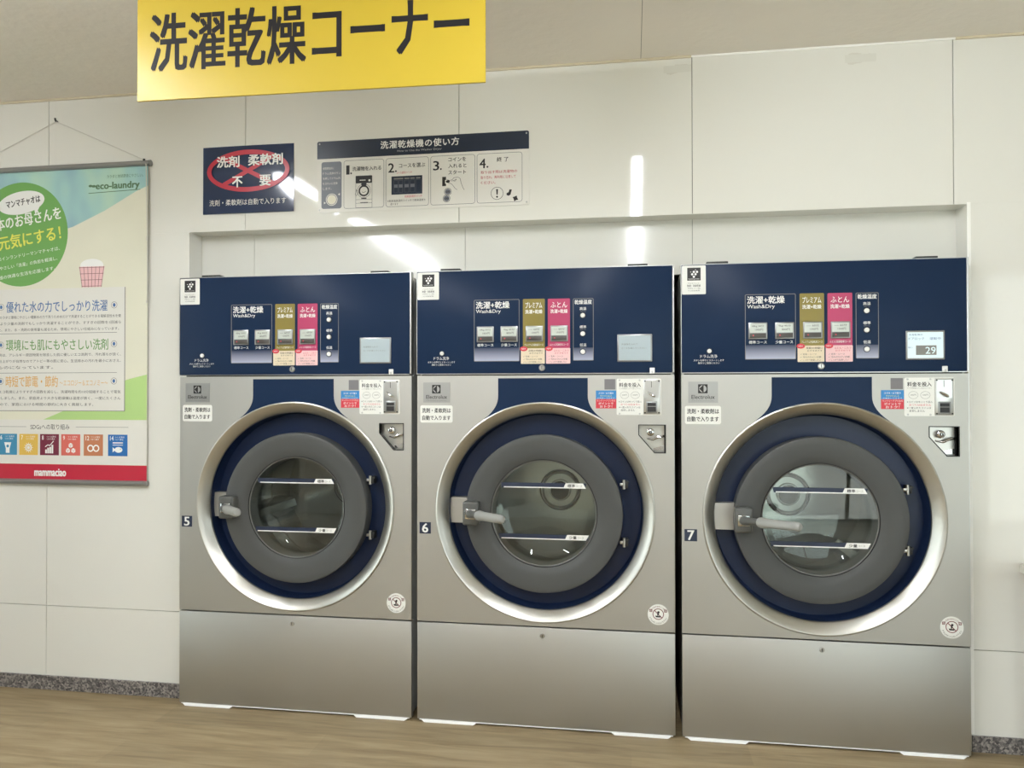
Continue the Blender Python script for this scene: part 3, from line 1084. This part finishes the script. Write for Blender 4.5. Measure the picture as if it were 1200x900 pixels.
# coin return pocket
ret = MB()
n = len(tri)
tv = [(x, 0.0, z) for x, z in tri] + [(x, 0.032, z) for x, z in tri]
ret.add(tv, [[i, i + n, (i + 1) % n + n, (i + 1) % n] for i in range(n)], 'darkmetal')
ret.shape([tri], 0.034, 0.002, 'ringsteel')
ret.shape([[(0.990, 1.150), (1.033, 1.150), (1.033, 1.172), (1.000, 1.165), (0.984, 1.160)]], 0.031, 0.003, 'chrome')
ret.tube([(0.962, 0.03, 1.200), (0.985, 0.022, 1.196), (1.004, 0.020, 1.206), (1.034, 0.028, 1.212)], [0.003, 0.005, 0.006, 0.005], 'chrome', seg=8)
ret.shape([[(xx, zz) for xx, zz in tri], [(DXX, DZZ) for DXX, DZZ in ((0.9295, 1.2545), (0.9295, 1.2165), (0.9915, 1.1455), (1.0325, 1.1455), (1.0325, 1.2545))]], -0.0010, 0.002, 'black')
rlock = MB()
rlock.lathe([(0.0, 0.010), (0.010, 0.010), (0.0145, 0.013), (0.016, 0.018), (0.016, 0.034)], 0.975, 1.226, 'chrome', seg=24)
rlock.lathe([(0.0, 0.0085), (0.006, 0.009), (0.0065, 0.011)], 0.975, 1.226, 'darkmetal', seg=16)
rlock.rect(0.974, 0.976, 1.222, 1.230, 0.008, 'chrome')

ns = MB()
ncx, ncz = 1.003, 0.493
ns.disc(ncx, ncz, 0.0415, -0.0012, 'paper', th=0.001, seg=40)
yn = -0.0016
ns.ring(ncx, ncz + .002, 0.0195, 0.0225, yn, 'maroonline')
ns.line([(ncx - 0.0145, ncz + 0.0165), (ncx + 0.0145, ncz - 0.0125)], 0.0032, yn, 'maroonline')
ns.disc(ncx + .001, ncz + 0.0095, 0.0048, yn - .0002, 'ink', seg=14)
ns.line([(ncx, ncz + 0.006), (ncx - 0.002, ncz - 0.004)], 0.005, yn - .0002, 'ink')
ns.shape([[(ncx - 0.012, ncz - 0.004), (ncx + 0.010, ncz - 0.006), (ncx + 0.008, ncz - 0.011), (ncx - 0.009, ncz - 0.011)]], yn - .0002, 0, 'ink')
ns.rect(ncx - 0.0345, ncx - 0.0235, ncz + 0.010, ncz + 0.021, yn, 'maroonline')
ns.rect(ncx + 0.0235, ncx + 0.0345, ncz + 0.010, ncz + 0.021, yn, 'maroonline')
ns.text('危', ncx - 0.029, ncz + 0.0115, 0.008, yn - .0003, 'paper', width=0.008, align='C')
ns.text('険', ncx + 0.029, ncz + 0.0115, 0.008, yn - .0003, 'paper', width=0.008, align='C')


def arc_text(b, s_, r, a0, a1, h, key, y):
    for i, ch in enumerate(s_):
        a = a0 + (a1 - a0) * (i + .5) / len(s_)
        t = MB()
        t.text(ch, 0, -h / 2, h, 0, key, width=h * .9, align='C')
        rot = (a - PI / 2) if a0 > a1 else (a + PI / 2)
        cr_, sr_ = math.cos(rot), math.sin(rot)
        vv = [(ncx + r * math.cos(a) + p[0] * cr_ - p[2] * sr_, y, ncz + r * math.sin(a) + p[0] * sr_ + p[2] * cr_) for p in t.v]
        b.add(vv, t.f, key)


arc_text(ns, 'お子様の事故にご注意', 0.0325, PI * .80, PI * .20, 0.006, 'maroonline', yn)
arc_text(ns, 'ドラム内に入らないで下さい', 0.0345, PI * 1.10, PI * 1.90, 0.0062, 'ink', yn)


def copy_tree(o, parent=None):
    c = o.copy()
    COL.objects.link(c)
    if parent is not None:
        c.parent = parent
    for ch in list(o.children):
        copy_tree(ch, c)
    return c


def washer():
    root = empty('washer_dryer', (0, 0, 0), '', 'washing machine', 'coin washer dryers along the wall')
    CAB.build('cabinet', root)
    fp = bp_.build('front_panel', root)
    neck.build('neck_plate', fp, 'navy plate above the round door')
    k = kp.build('kick_panel', root)
    kl.build('panel_lock', k)
    for p in pads:
        p.build('base_plate', root, 'white base plate')
    c = cp.build('control_panel', root, 'navy blue control panel')
    for b in buttons:
        b.build('course_button', c)
    for b in temp_buttons:
        b.build('temperature_button', c)
    drum_button.build('drum_cleaning_button', c)
    lock.build('panel_lock', c)
    ptab.build('latch_tab', c)
    st_cream.build('price_sticker', c, 'cream sticker')
    st_rose.build('price_sticker', c, 'pink sticker')
    ion.build('ion_sticker', c, 'white sticker with a black square emblem')
    ring.build('door_ring', root, 'stainless steel ring around the door')
    wq = well.build('door_well', root, 'navy recess around the door')
    latch.build('latch_plate', wq)
    for h in hinges:
        h.build('hinge', root)
    d = rim.build('door', root, 'round grey door')
    dglass.build('glass', d)
    dbowl.build('glass_bowl', d)
    for s_ in stripes:
        s_.build('level_stripe', d)
    blk.build('latch_block', d)
    hd.build('handle', d, 'light grey bar handle')
    dr = drum.build('drum', root)
    hub.build('hub', dr)
    gasket.build('gasket', root)
    bd.build('maker_badge', root)
    ws.build('notice_sticker', root)
    qr.build('square_label', root)
    pay.build('payment_sticker', root, 'blue and red sticker')
    cn = coin.build('coin_plate', root, 'white plate with coin instructions')
    for s_ in screw_list:
        s_.build('screw', cn)
    m_ = mech.build('coin_mechanism', cn, 'metal coin slot')
    lever.build('return_lever', cn)
    r = ret.build('coin_return', root)
    rlock.build('lock', r)
    ns.build('warning_sticker', root, 'round white warning sticker')
    return root


base = washer()
LAB = ['stainless washer dryer with number 5, leftmost of the row and beside the hanging poster',
       'stainless washer dryer with number 6, the middle one of the row',
       'stainless washer dryer with number 7 and a lit display, rightmost and largest in view']
POS = [0.0, 1.0946, 2.1918]
off, on = display(False), display(True)
offm, onm = off.mesh('display_screen'), on.mesh('display_screen')
roots = [base] + [copy_tree(base) for _ in range(2)]
for i, r in enumerate(roots):
    r.location = (POS[i], 0, 0)
    r['label'] = LAB[i]
    number_sticker('567'[i]).build('number_sticker', r, 'navy sticker with white number ' + '567'[i])
    pn = [c for c in r.children if c.name.startswith('control_panel')][0]
    o = bpy.data.objects.new('display_screen', onm if i == 2 else offm)
    COL.objects.link(o)
    o.parent = pn
    o['label'] = 'lit pale display' if i == 2 else 'pale blank looking display'

# ------------------------------------------------------------------ navy notice on the wall
SG = MB()
N = 12
x0, x1, z0, z1 = 0.067, 0.505, 2.199, 2.504


def bow(u, v):
    """slightly curled bottom edge of the notice"""
    return -0.0025 - 0.006 * max(0, 0.35 - v) * (0.3 + math.sin(u * PI) * 0.7) - 0.003 * math.sin(u * PI)


gv, gf = [], []
for j in range(N + 1):
    for i in range(N + 1):
        u, v = i / N, j / N
        gv.append((x0 + (x1 - x0) * u, bow(u, v), z0 + (z1 - z0) * v))
for j in range(N):
    for i in range(N):
        a = j * (N + 1) + i
        gf.append([a, a + 1, a + N + 2, a + N + 1])
nb = len(gv)
gv2 = gv + [(x, 0.0, z) for x, y, z in gv]
edge = [i for i in range(N + 1)] + [j * (N + 1) + N for j in range(1, N + 1)] + [N * (N + 1) + i for i in range(N - 1, -1, -1)] + [j * (N + 1) for j in range(N - 1, 0, -1)]
ef = [[edge[(k + 1) % len(edge)], edge[k], edge[k] + nb, edge[(k + 1) % len(edge)] + nb] for k in range(len(edge))]
SG.add(gv2, gf + ef, 'navysign')
ys = -0.0088
ecx, ecz = 0.289, 2.389
SG.ring(ecx, ecz, 0.178, 0.199, ys, 'crimson', seg=64, k=0.095 / 0.199)
for sgn in (1, -1):
    SG.line([(ecx - 0.118, ecz + sgn * 0.060), (ecx + 0.118, ecz - sgn * 0.060)], 0.019, ys, 'crimson')
yt = ys - 0.0004
SG.text('洗剤', 0.139, 2.408, 0.050, yt, 'white', width=0.108, bold=.03)
SG.text('柔軟剤', 0.291, 2.411, 0.050, yt, 'white', width=0.164, bold=.03)
SG.text('不', 0.214, 2.316, 0.048, yt, 'white', width=0.048, bold=.03)
SG.text('要', 0.346, 2.318, 0.048, yt, 'white', width=0.052, bold=.03)
SG.text('洗剤・柔軟剤は自動で入ります', 0.287, 2.234, 0.028, yt, 'white', width=0.370, align='C')
o = SG.build('notice_sign', loc=(0, WY - 0.001, 0))
tag(o, 'navy wall notice with white lettering crossed by a red oval', 'sign')

# ------------------------------------------------------------------ instruction board
ib = empty('instruction_board', (0.616, WY, 2.187), 'white instruction board with navy heading and four numbered steps', 'sign')
Wb, Hb = 0.950, 0.316
B_ = MB()
B_.rect(0, Wb, 0, Hb, -0.004, 'signwhite', th=0.004, r=0.008)
hl = rr(0, Wb, Hb - 0.075, Hb, 0.008)
B_.shape([[(0, Hb - 0.078), (Wb, Hb - 0.078)] + [p for p in rr(0, Wb, 0, Hb, 0.008) if p[1] > Hb - 0.06]], -0.0044, 0, 'navyhead')
y = -0.0048
B_.text('洗濯乾燥機の使い方', Wb * 0.494, Hb - 0.0465, 0.034, y, 'white', width=0.352, bold=.02, align='C', spacing=1.1)
B_.text('How to Use the Washer Dryer', Wb * 0.494, Hb - 0.066, 0.0115, y, 'lightink', width=0.200, align='C')
# left grey column
B_.rect(0.020, 0.114, 0.016, 0.224, -0.0044, 'greypanel', r=0.010)
for i, t in enumerate(('使用開始前に', 'ドラム洗浄ボタン', 'を押してドラム内', 'をきれいに洗浄', 'します。')):
    B_.text(t, 0.027, 0.190 - i * 0.0225, 0.011, y, 'signwhite', width=(0.052, 0.082, 0.080, 0.068, 0.040)[i])
B_.disc(0.068, 0.056, 0.027, y, 'signwhite')
B_.ring(0.068, 0.056, 0.0215, 0.0235, y - .0003, 'ink')
B_.disc(0.068, 0.056, 0.018, y - .0003, 'pale')
for (sx, sz, d) in ((0.102, 0.078, 1), (0.036, 0.042, -1)):
    B_.shape([[(sx + d * 0.004, sz - .005), (sx + d * 0.004, sz + .006), (sx - d * 0.005, sz)][::d]], y, 0, 'signwhite')
# four step frames
fr = [(0.124, 0.309), (0.317, 0.511), (0.519, 0.716), (0.724, 0.921)]
for a, b in fr:
    B_.frame(a, b, 0.013, 0.226, 0.0014, y, 'navyink', r=0.012)
for (a, b), n_ in zip(fr, '1234'):
    B_.text(n_, a + 0.012, 0.164, 0.040, y, 'ink', width=0.014 if n_ == '1' else 0.026, bold=.02)
    B_.disc(a + 0.012 + (0.022 if n_ == '1' else 0.034), 0.1685, 0.0040, y, 'ink', seg=12)
B_.text('洗濯物を入れる', 0.164, 0.178, 0.019, y, 'ink', width=0.132, bold=.01)
B_.text('コースを選ぶ', 0.377, 0.182, 0.019, y, 'ink', width=0.118, bold=.01)
for i, (t, wd) in enumerate((('コインを', 0.078), ('入れると', 0.080), ('スタート', 0.078))):
    B_.text(t, 0.598, 0.199 - i * 0.028, 0.018, y, 'ink', width=wd, bold=.01)
B_.text('終 了', 0.811, 0.188, 0.020, y, 'ink', width=0.050, bold=.01)
for i, (t, wd) in enumerate((('取り出す際は洗濯物の', 0.158), ('取り忘れ、再利用に注意して', 0.152), ('ください。', 0.064))):
    B_.text(t, 0.741, 0.139 - i * 0.0225, 0.013, y, 'crimson', width=wd)
# step 1 drawing: machine
mx0, mx1 = 0.179, 0.255
B_.rect(mx0, mx1, 0.124, 0.156, y, 'ink', r=0.003)
B_.frame(mx0, mx1, 0.014, 0.124, 0.0013, y, 'navyink')
for k in range(4):
    B_.rect(0.198 + k * 0.007, 0.2035 + k * 0.007, 0.134, 0.138, y - .0003, 'signwhite')
B_.disc(0.2425, 0.134, 0.005, y - .0003, 'signwhite', seg=14)
B_.rect(0.205, 0.229, 0.112, 0.124, y, 'ink')
B_.ring(0.217, 0.089, 0.0295, 0.0310, y, 'navyink')
B_.ring(0.217, 0.089, 0.0175, 0.0245, y, 'ink')
B_.line([(0.208, 0.086), (0.211, 0.082), (0.217, 0.081), (0.222, 0.084), (0.227, 0.087)], 0.0016, y, 'ink')
for zz in (0.051, 0.035):
    B_.line([(mx0, zz), (mx1, zz)], 0.0012, y, 'navyink')
B_.rect(0.205, 0.229, 0.053, 0.0575, y, 'ink')
B_.rect(0.200, 0.236, 0.036, 0.0385, y, 'ink')
B_.line([(0.176, 0.072), (0.181, 0.084), (0.182, 0.096), (0.187, 0.088), (0.190, 0.080), (0.184, 0.070), (0.179, 0.066)], 0.0014, y, 'ink')
# step 2 drawing: panel
B_.text('コース選択スイッチ', 0.366, 0.156, 0.010, y, 'red', width=0.070)
B_.rect(0.343, 0.482, 0.066, 0.146, y, 'navyhead')
yy = y - .0003
for a, wd in ((0.354, 0.042), (0.402, 0.022), (0.428, 0.020), (0.454, 0.020)):
    B_.rect(a, a + wd, 0.132, 0.138, yy, 'greyink')
for (a, wd) in ((0.354, 0.018), (0.376, 0.018), (0.402, 0.020), (0.428, 0.020)):
    B_.rect(a, a + wd, 0.096, 0.110, yy, 'greypanel')
    B_.frame(a, a + wd, 0.074, 0.128, 0.0009, yy, 'greypanel')
B_.frame(0.452, 0.476, 0.072, 0.128, 0.0009, yy, 'greypanel')
B_.text('乾燥温度選択スイッチ', 0.403, 0.051, 0.010, y, 'red', width=0.078)
B_.text('※乾燥温度選択スイッチで乾燥温度を', 0.325, 0.034, 0.010, y, 'ink', width=0.172)
B_.text('選べます', 0.338, 0.020, 0.010, y, 'ink', width=0.036)
# step 3 drawing: coin, hand
B_.rect(0.571, 0.588, 0.094, 0.134, y, 'ink')
B_.rect(0.584, 0.589, 0.104, 0.120, yy, 'signwhite')
B_.disc(0.596, 0.113, 0.009, yy, 'ink', seg=18, rz=0.006)
B_.line([(0.590, 0.123), (0.604, 0.117), (0.616, 0.120), (0.622, 0.128), (0.640, 0.130), (0.651, 0.123), (0.655, 0.103), (0.663, 0.083), (0.669, 0.074)], 0.0014, y, 'ink')
B_.line([(0.598, 0.106), (0.612, 0.103), (0.622, 0.091), (0.628, 0.082), (0.637, 0.076)], 0.0014, y, 'ink')
B_.line([(0.612, 0.114), (0.624, 0.117), (0.634, 0.122), (0.630, 0.115), (0.622, 0.113)], 0.0014, y, 'ink')
for (a, b, t) in ((0.596, 0.069, '500'), (0.590, 0.040, '100')):
    B_.ring(a, b, 0.0145, 0.0162, y, 'ink')
    B_.disc(a, b, 0.0125, y, 'greypanel')
    B_.text(t, a, b - 0.004, 0.008, yy, 'ink', width=0.018, align='C', bold=.03)
# step 4 drawing: warning mark, forgotten laundry
B_.ring(0.812, 0.053, 0.0255, 0.0272, y, 'ink')
B_.shape([[(0.8095, 0.047), (0.8145, 0.047), (0.8160, 0.071), (0.8080, 0.071)]], y, 0, 'ink')
B_.disc(0.812, 0.038, 0.0042, y, 'ink', seg=14)
B_.shape([[(0.853, 0.044), (0.862, 0.040), (0.870, 0.045), (0.876, 0.066), (0.866, 0.068), (0.862, 0.056), (0.853, 0.052)]], y, 0, 'ink')
B_.shape([[(0.879, 0.034), (0.888, 0.036), (0.897, 0.040), (0.899, 0.030), (0.904, 0.022), (0.893, 0.020), (0.886, 0.015), (0.884, 0.025)][::-1]], y, 0, 'ink')
B_.build('board', ib)
for x in (0.011, Wb - 0.011):
    for z in (0.011, Hb - 0.011):
        s_ = MB()
        s_.lathe([(0, -0.0062), (0.003, -0.006), (0.004, -0.0044)], x, z, 'alu', seg=12)
        s_.build('screw', ib)

# ------------------------------------------------------------------ hanging poster
po = empty('hanging_poster', (-0.680, WY, 0), 'hanging laundry poster with green circle and red bottom band', 'poster')
P = MB()
hw = 0.478
py = -0.013
P.rect(-hw, hw, 0.978, 2.432, py, 'pale', th=0.0006)
q1 = py - 0.0003
q2, q3, q4, q5 = py - .0006, py - .0009, py - .0012, py - .0015
X = lambda x: x + 0.680
# sky coloured top, falling towards the left
P.shape([[(-hw, 2.432), (-hw, 2.02), (X(-0.585), 2.165), (X(-0.42), 2.235), (X(-0.262), 2.318), (hw, 2.342), (hw, 2.432)]], q1, 0, 'postersky')
# lime ground behind the text card
P.shape([[(X(-0.735), 1.263), (X(-0.60), 1.315), (X(-0.40), 1.42), (X(-0.29), 1.452), (X(-0.2035), 1.472), (X(-0.2035), 1.263)]], q1, 0, 'lime')
P.rect(-hw, hw, 1.056, 1.2625, q1, 'signwhite')
# circle, bubble
P.disc(X(-0.858), 2.138, 0.2465, q2, 'leafgreen', seg=64)
TL = math.radians(8)
P.shape([[(X(-0.858) + a * math.cos(TL) - b * math.sin(TL), 2.288 + a * math.sin(TL) + b * math.cos(TL)) for a, b in ell(0, 0, 0.124, 0.054, 40)]], q3, 0, 'white')
P.shape([[(X(-0.790), 2.260), (X(-0.755), 2.275), (X(-0.782), 2.228)]], q3, 0, 'white')
P.text('マンマチャオは', X(-0.846), 2.275, 0.034, q4, 'ink', width=0.182, align='C', bold=.02, rot=TL)
P.text('日本のお母さんを', X(-0.645), 2.205, 0.060, q3, 'white', width=0.392, align='R', bold=.018, rot=TL)
P.text('元気にする！', X(-0.645), 2.108, 0.068, q3, 'limetext', width=0.330, align='R', bold=.018, rot=TL)
for i, (t, wd) in enumerate((('コインランドリーマンマチャオは、', 0.330), ('地球にやさしい「洗濯」の負担を軽減し、', 0.370), ('皆様の快適な生活を応援します。', 0.320))):
    P.text(t, X(-0.652) - i * 0.012, 2.058 - i * 0.046, 0.018, q3, 'white', width=wd, align='R', rot=TL)
# company line and logotype
P.text('カラダと地球環境にやさしい。', X(-0.318), 2.384, 0.016, q2, 'darkgreen', width=0.185, align='C')
P.text('eco-laundry', X(-0.245), 2.326, 0.040, q2, 'darkgreen', width=0.222, align='R', bold=.04)
P.line([(X(-0.505), 2.318), (X(-0.240), 2.326)], 0.003, q2, 'darkgreen')
for (a, b, r) in ((-0.495, 2.352, 0.010), (-0.478, 2.350, 0.012)):
    P.disc(X(a), b, r, q2, 'darkgreen', rz=0.006, seg=16)
# basket of laundry in the print
bx_, bz_ = X(-0.486), 1.930
P.shape([ell(bx_, bz_ + 0.052, 0.060, 0.030, 24)], q2, 0, 'white')
P.shape([[(bx_ - 0.050, bz_ - 0.050), (bx_ + 0.050, bz_ - 0.050), (bx_ + 0.066, bz_ + 0.046), (bx_ - 0.066, bz_ + 0.046)]], q3, 0, 'pinkcheck')
for k in range(7):
    u = -0.062 + k * 0.0207
    P.line([(bx_ + u * .8, bz_ - 0.050), (bx_ + u, bz_ + 0.046)], 0.002, q4, 'maroonline')
for k in range(4):
    zz = bz_ - 0.045 + k * 0.029
    P.line([(bx_ - 0.052 - k * .0045, zz), (bx_ + 0.052 + k * .0045, zz)], 0.002, q4, 'maroonline')
# text card
P.rect(-hw + 0.02, X(-0.3155), 1.305, 1.878, q2, 'signwhite')
P.line([(X(-0.3150), 1.303), (X(-0.3150), 1.877)], 0.004, q2, 'greyink')
P.line([(-hw + .02, 1.304), (X(-0.315), 1.304)], 0.003, q2, 'greyink')


def card(z, t, key, wd, tail=None):
    P.text(t, X(-0.935), z, 0.052, q3, key, width=wd, bold=.008)
    for xx in (-0.370, -0.962):
        P.ring(X(xx), z + 0.027, 0.0135, 0.0155, q3, 'greyink', seg=24)
        P.disc(X(xx), z + 0.027, 0.007, q3, 'bluetext', seg=10, rz=0.009)
    if tail:
        P.text(tail, X(-0.935) + wd + 0.010, z + 0.006, 0.026, q3, key, width=0.250)


card(1.768, '優れた水の力でしっかり洗濯', 'bluetext', 0.530)
card(1.588, '環境にも肌にもやさしい洗剤', 'greentext', 0.535)
card(1.416, '時短で節電・節約', 'orangetext', 0.275, '〜エコロジー＆エコノミー〜')
BODY = [('コインランドリーでは、カラダと環境にやさしい電解水の力で洗うため水だけで洗濯することができる電解活性水を使',
         'しています。これにより少量の洗剤でもしっかり洗濯することができ、すすぎの回数を1回減ら',
         'すことに成功しました。また、水・洗剤の使用量も減るため、環境にやさしい仕組みになっています。'),
        ('コインランドリー洗剤は、アレルギー原因物質を除去した肌に優しいエコ洗剤で、汚れ落ちが良く、',
         '泡切れが良いため、仕上がりが自然なのでアトピー等の肌に安心。生活排水の汚れを最小におさえ、',
         'にやさしいものになっています。'),
        ('あたためたドラムのエコ乾燥によりすすぎの回数を減らし、洗濯時間を約10分短縮することで電気',
         '使用量の削減に成功しました。また、家庭用より大きな乾燥機は温度が高く、一度にたくさん',
         '洗濯物を乾かせるので、家庭における時間の節約に大きく貢献します。')]
for (z, rows) in zip((1.738, 1.560, 1.386), BODY):
    for i, t in enumerate(rows):
        wd = 0.800
        if i == 2:
            wd = {1.738: 0.79, 1.560: 0.45, 1.386: 0.66}[z]
        P.text(t, X(-1.135), z - i * 0.0295, 0.0145, q3, 'ink', width=wd)
for z in (1.668, 1.482):
    P.line([(X(-1.135), z), (X(-0.355), z)], 0.0022, q3, 'greyink')
# icons
P.text('SDGsへの取り組み', X(-0.700), 1.216, 0.026, q2, 'ink', width=0.205, align='C')
P.line([(-hw + 0.03, 1.229), (X(-0.825), 1.229)], 0.0018, q2, 'greyink')
P.line([(X(-0.565), 1.229), (X(-0.295), 1.229)], 0.0018, q2, 'greyink')
icons = [(-1.097, 'red', '5'), (-0.972, 'sdgb', '6'), (-0.861, 'sdgy', '7'), (-0.751, 'sdgm', '8'), (-0.640, 'sdgo', '9'), (-0.523, 'sdgbr', '12'), (-0.398, 'sdgd', '14')]
for x, k, n_ in icons:
    a = X(x)
    s_ = 0.099
    zb = 1.096
    P.rect(a, a + s_, zb, zb + s_, q2, k)
    P.text(n_, a + 0.010, zb + 0.072, 0.020, q3, 'white', width=0.009 * len(n_), bold=.02)
    P.text('つくる責任', a + 0.034, zb + 0.083, 0.008, q3, 'white', width=0.050)
    P.text('つかう責任', a + 0.034, zb + 0.072, 0.008, q3, 'white', width=0.044)
    cx_, cz_ = a + s_ / 2, zb + 0.035
    if n_ == '6':
        P.shape([[(cx_ - 0.010, cz_ - 0.026), (cx_ + 0.010, cz_ - 0.026), (cx_ + 0.010, cz_ - 0.006), (cx_ + 0.019, cz_ + 0.024), (cx_ - 0.019, cz_ + 0.024), (cx_ - 0.010, cz_ - 0.006)]], q3, 0, 'white')
        P.disc(cx_, cz_ + 0.006, 0.007, q4, k, seg=14)
    elif n_ == '7':
        P.disc(cx_, cz_, 0.017, q3, 'white')
        P.ring(cx_, cz_, 0.008, 0.011, q4, k)
        for j in range(12):
            an = j * PI / 6
            P.line([(cx_ + .018 * math.cos(an), cz_ + .018 * math.sin(an)), (cx_ + .023 * math.cos(an), cz_ + .023 * math.sin(an))], .003, q3, 'white')
    elif n_ == '8':
        for j, hgt in enumerate((0.018, 0.026, 0.030, 0.040)):
            P.rect(cx_ - 0.022 + j * 0.011, cx_ - 0.013 + j * 0.011, cz_ - 0.026, cz_ - 0.026 + hgt, q3, 'white')
        P.line([(cx_ - 0.022, cz_ + 0.004), (cx_ - 0.008, cz_ + 0.014), (cx_ + 0.002, cz_ + 0.010), (cx_ + 0.022, cz_ + 0.032)], 0.004, q3, 'white')
    elif n_ == '9':
        for (dx, dz) in ((0, 0.012), (-0.014, -0.012), (0.014, -0.012)):
            P.shape([[(cx_ + dx + .012 * math.cos(PI / 2 + j * PI / 3), cz_ + dz + .012 * math.sin(PI / 2 + j * PI / 3)) for j in range(6)]], q3, 0, 'white')
            P.line([(cx_ + dx, cz_ + dz), (cx_ + dx, cz_ + dz - .011)], .0016, q4, k)
            P.line([(cx_ + dx, cz_ + dz), (cx_ + dx - .010, cz_ + dz + .006)], .0016, q4, k)
            P.line([(cx_ + dx, cz_ + dz), (cx_ + dx + .010, cz_ + dz + .006)], .0016, q4, k)
    elif n_ == '12':
        P.ring(cx_ - 0.0145, cz_, 0.0105, 0.0165, q3, 'white')
        P.ring(cx_ + 0.0145, cz_, 0.0105, 0.0165, q3, 'white')
    elif n_ == '14':
        P.line([(cx_ - 0.026, cz_ + 0.026), (cx_ + 0.026, cz_ + 0.026)], 0.005, q3, 'white')
        P.line([(cx_ - 0.026, cz_ + 0.016), (cx_ + 0.026, cz_ + 0.016)], 0.003, q3, 'white')
        P.disc(cx_ + 0.004, cz_ - 0.006, 0.020, q3, 'white', rz=0.013)
        P.shape([[(cx_ - 0.010, cz_ - 0.006), (cx_ - 0.026, cz_ + 0.006), (cx_ - 0.026, cz_ - 0.018)][::-1]], q3, 0, 'white')
        P.disc(cx_ + 0.014, cz_ - 0.003, 0.002, q4, 'ink', seg=8)
    elif n_ == '5':
        P.ring(cx_, cz_ + 0.006, 0.012, 0.017, q3, 'white')
        P.line([(cx_, cz_ - 0.010), (cx_, cz_ - 0.028)], 0.004, q3, 'white')
        P.line([(cx_ - 0.008, cz_ - 0.020), (cx_ + 0.008, cz_ - 0.020)], 0.004, q3, 'white')
P.rect(-hw, hw, 0.982, 1.054, q2, 'crimson')
P.text('mammaciao', X(-0.697), 0.999, 0.034, q3, 'white', width=0.164, bold=.05, align='C')
P.build('poster_sheet', po, 'pale printed sheet with green and blue areas')
R_ = MB()
R_.tube([(-0.492, py - .002, 2.445), (0.490, py - .002, 2.445)], 0.0125, 'rodgrey', seg=16)
R_.tube([(0.484, py - .002, 2.445), (0.494, py - .002, 2.445)], 0.0142, 'bezel', seg=14)
R_.tube([(0.462, py - .006, 2.452), (0.462, py - .006, 2.464)], 0.005, 'darkmetal', seg=8)
R_.build('top_rod', po)
R_ = MB()
R_.tube([(-0.484, py - .002, 0.972), (0.484, py - .002, 0.972)], 0.0125, 'rodgrey', seg=16)
R_.build('bottom_rod', po)
R_ = MB()
R_.tube([(-0.470, py, 2.460), (0.0, -0.009, 2.666), (0.462, py, 2.460)], 0.0020, 'cordwhite', seg=6)
R_.build('hanging_cord', po)
R_ = MB()
pts = [(0.474, py - .010, 2.452), (0.480, py - .016, 2.40), (0.482, py - 0.012, 2.2), (0.484, py - .010, 2.0), (0.484, py - .010, 1.81)]
R_.tube(pts, 0.0022, 'cordwhite', seg=6)
R_.tube([(0.484, py - .010, 1.812), (0.484, py - .010, 1.80)], 0.006, 'cordwhite', seg=8)
R_.tube([(0.483, py - .010, 2.105), (0.483, py - .010, 2.085)], 0.005, 'cordwhite', seg=8)
R_.build('loose_cord', po, 'white cord hanging down the right edge')
hk = MB()
hk.tube([(-0.680, WY, 2.668), (-0.680, WY - 0.014, 2.668)], 0.004, 'darkmetal', seg=8)
hk.tube([(-0.680, WY - 0.014, 2.668), (-0.680, WY - 0.016, 2.680)], 0.004, 'darkmetal', seg=8)
o = hk.build('wall_hook')
tag(o, 'small dark hook on the wall holding the poster cord', 'hook')

# ------------------------------------------------------------------ yellow hanging sign
ang = math.atan2(0.028, 1.182)
ys_ = empty('hanging_sign', (0.952, -0.80, 2.364), 'large yellow sign with black lettering hanging below the ceiling', 'sign', rotz=ang)
Y = MB()
Y.box(-0.5915, 0.5915, -0.004, 0.004, 0, 0.376, 'yellow', bev=0.0012, seg=1)
Y.text('洗濯乾燥コーナー', -0.5425, 0.096, 0.192, -0.0046, 'blackprint', width=1.080, bold=.016)
Y.build('sign_board', ys_)
for x in (-0.42, 0.42):
    wv = MB()
    wv.tube([(x, 0, 0.36), (x, 0, CZ - 2.364)], 0.0018, 'rodgrey', seg=6)
    wv.tube([(x, -0.008, 0.368), (x, 0.008, 0.368)], 0.004, 'rodgrey', seg=8)
    wv.build('hanger_wire', ys_)

# ------------------------------------------------------------------ table at the right
tb = empty('table', (3.735, -0.255, 0), 'pale table whose rounded corner shows at the right edge', 'table')
T = MB()
T.shape([rr(-0.30, 0.9, -0.30, 0.30, 0.05)], 0, 0.028, 'table')
T.v = [(x, z, 0.738 - (y)) for x, y, z in T.v]
T.f = [f[::-1] for f in T.f]
T.build('tabletop', tb)
T = MB()
T.box(-0.27, 0.87, -0.27, -0.25, 0.65, 0.716, 'table')
T.box(-0.27, 0.87, 0.25, 0.27, 0.65, 0.716, 'table')
T.box(-0.27, -0.25, -0.25, 0.25, 0.65, 0.716, 'table')
T.box(0.85, 0.87, -0.25, 0.25, 0.65, 0.716, 'table')
T.build('apron', tb)
for x in (-0.245, 0.845):
    for y in (-0.245, 0.245):
        T = MB()
        T.tube([(x, y, 0), (x, y, 0.715)], [0.014, 0.018], 'rodgrey', seg=14)
        T.build('leg', tb)
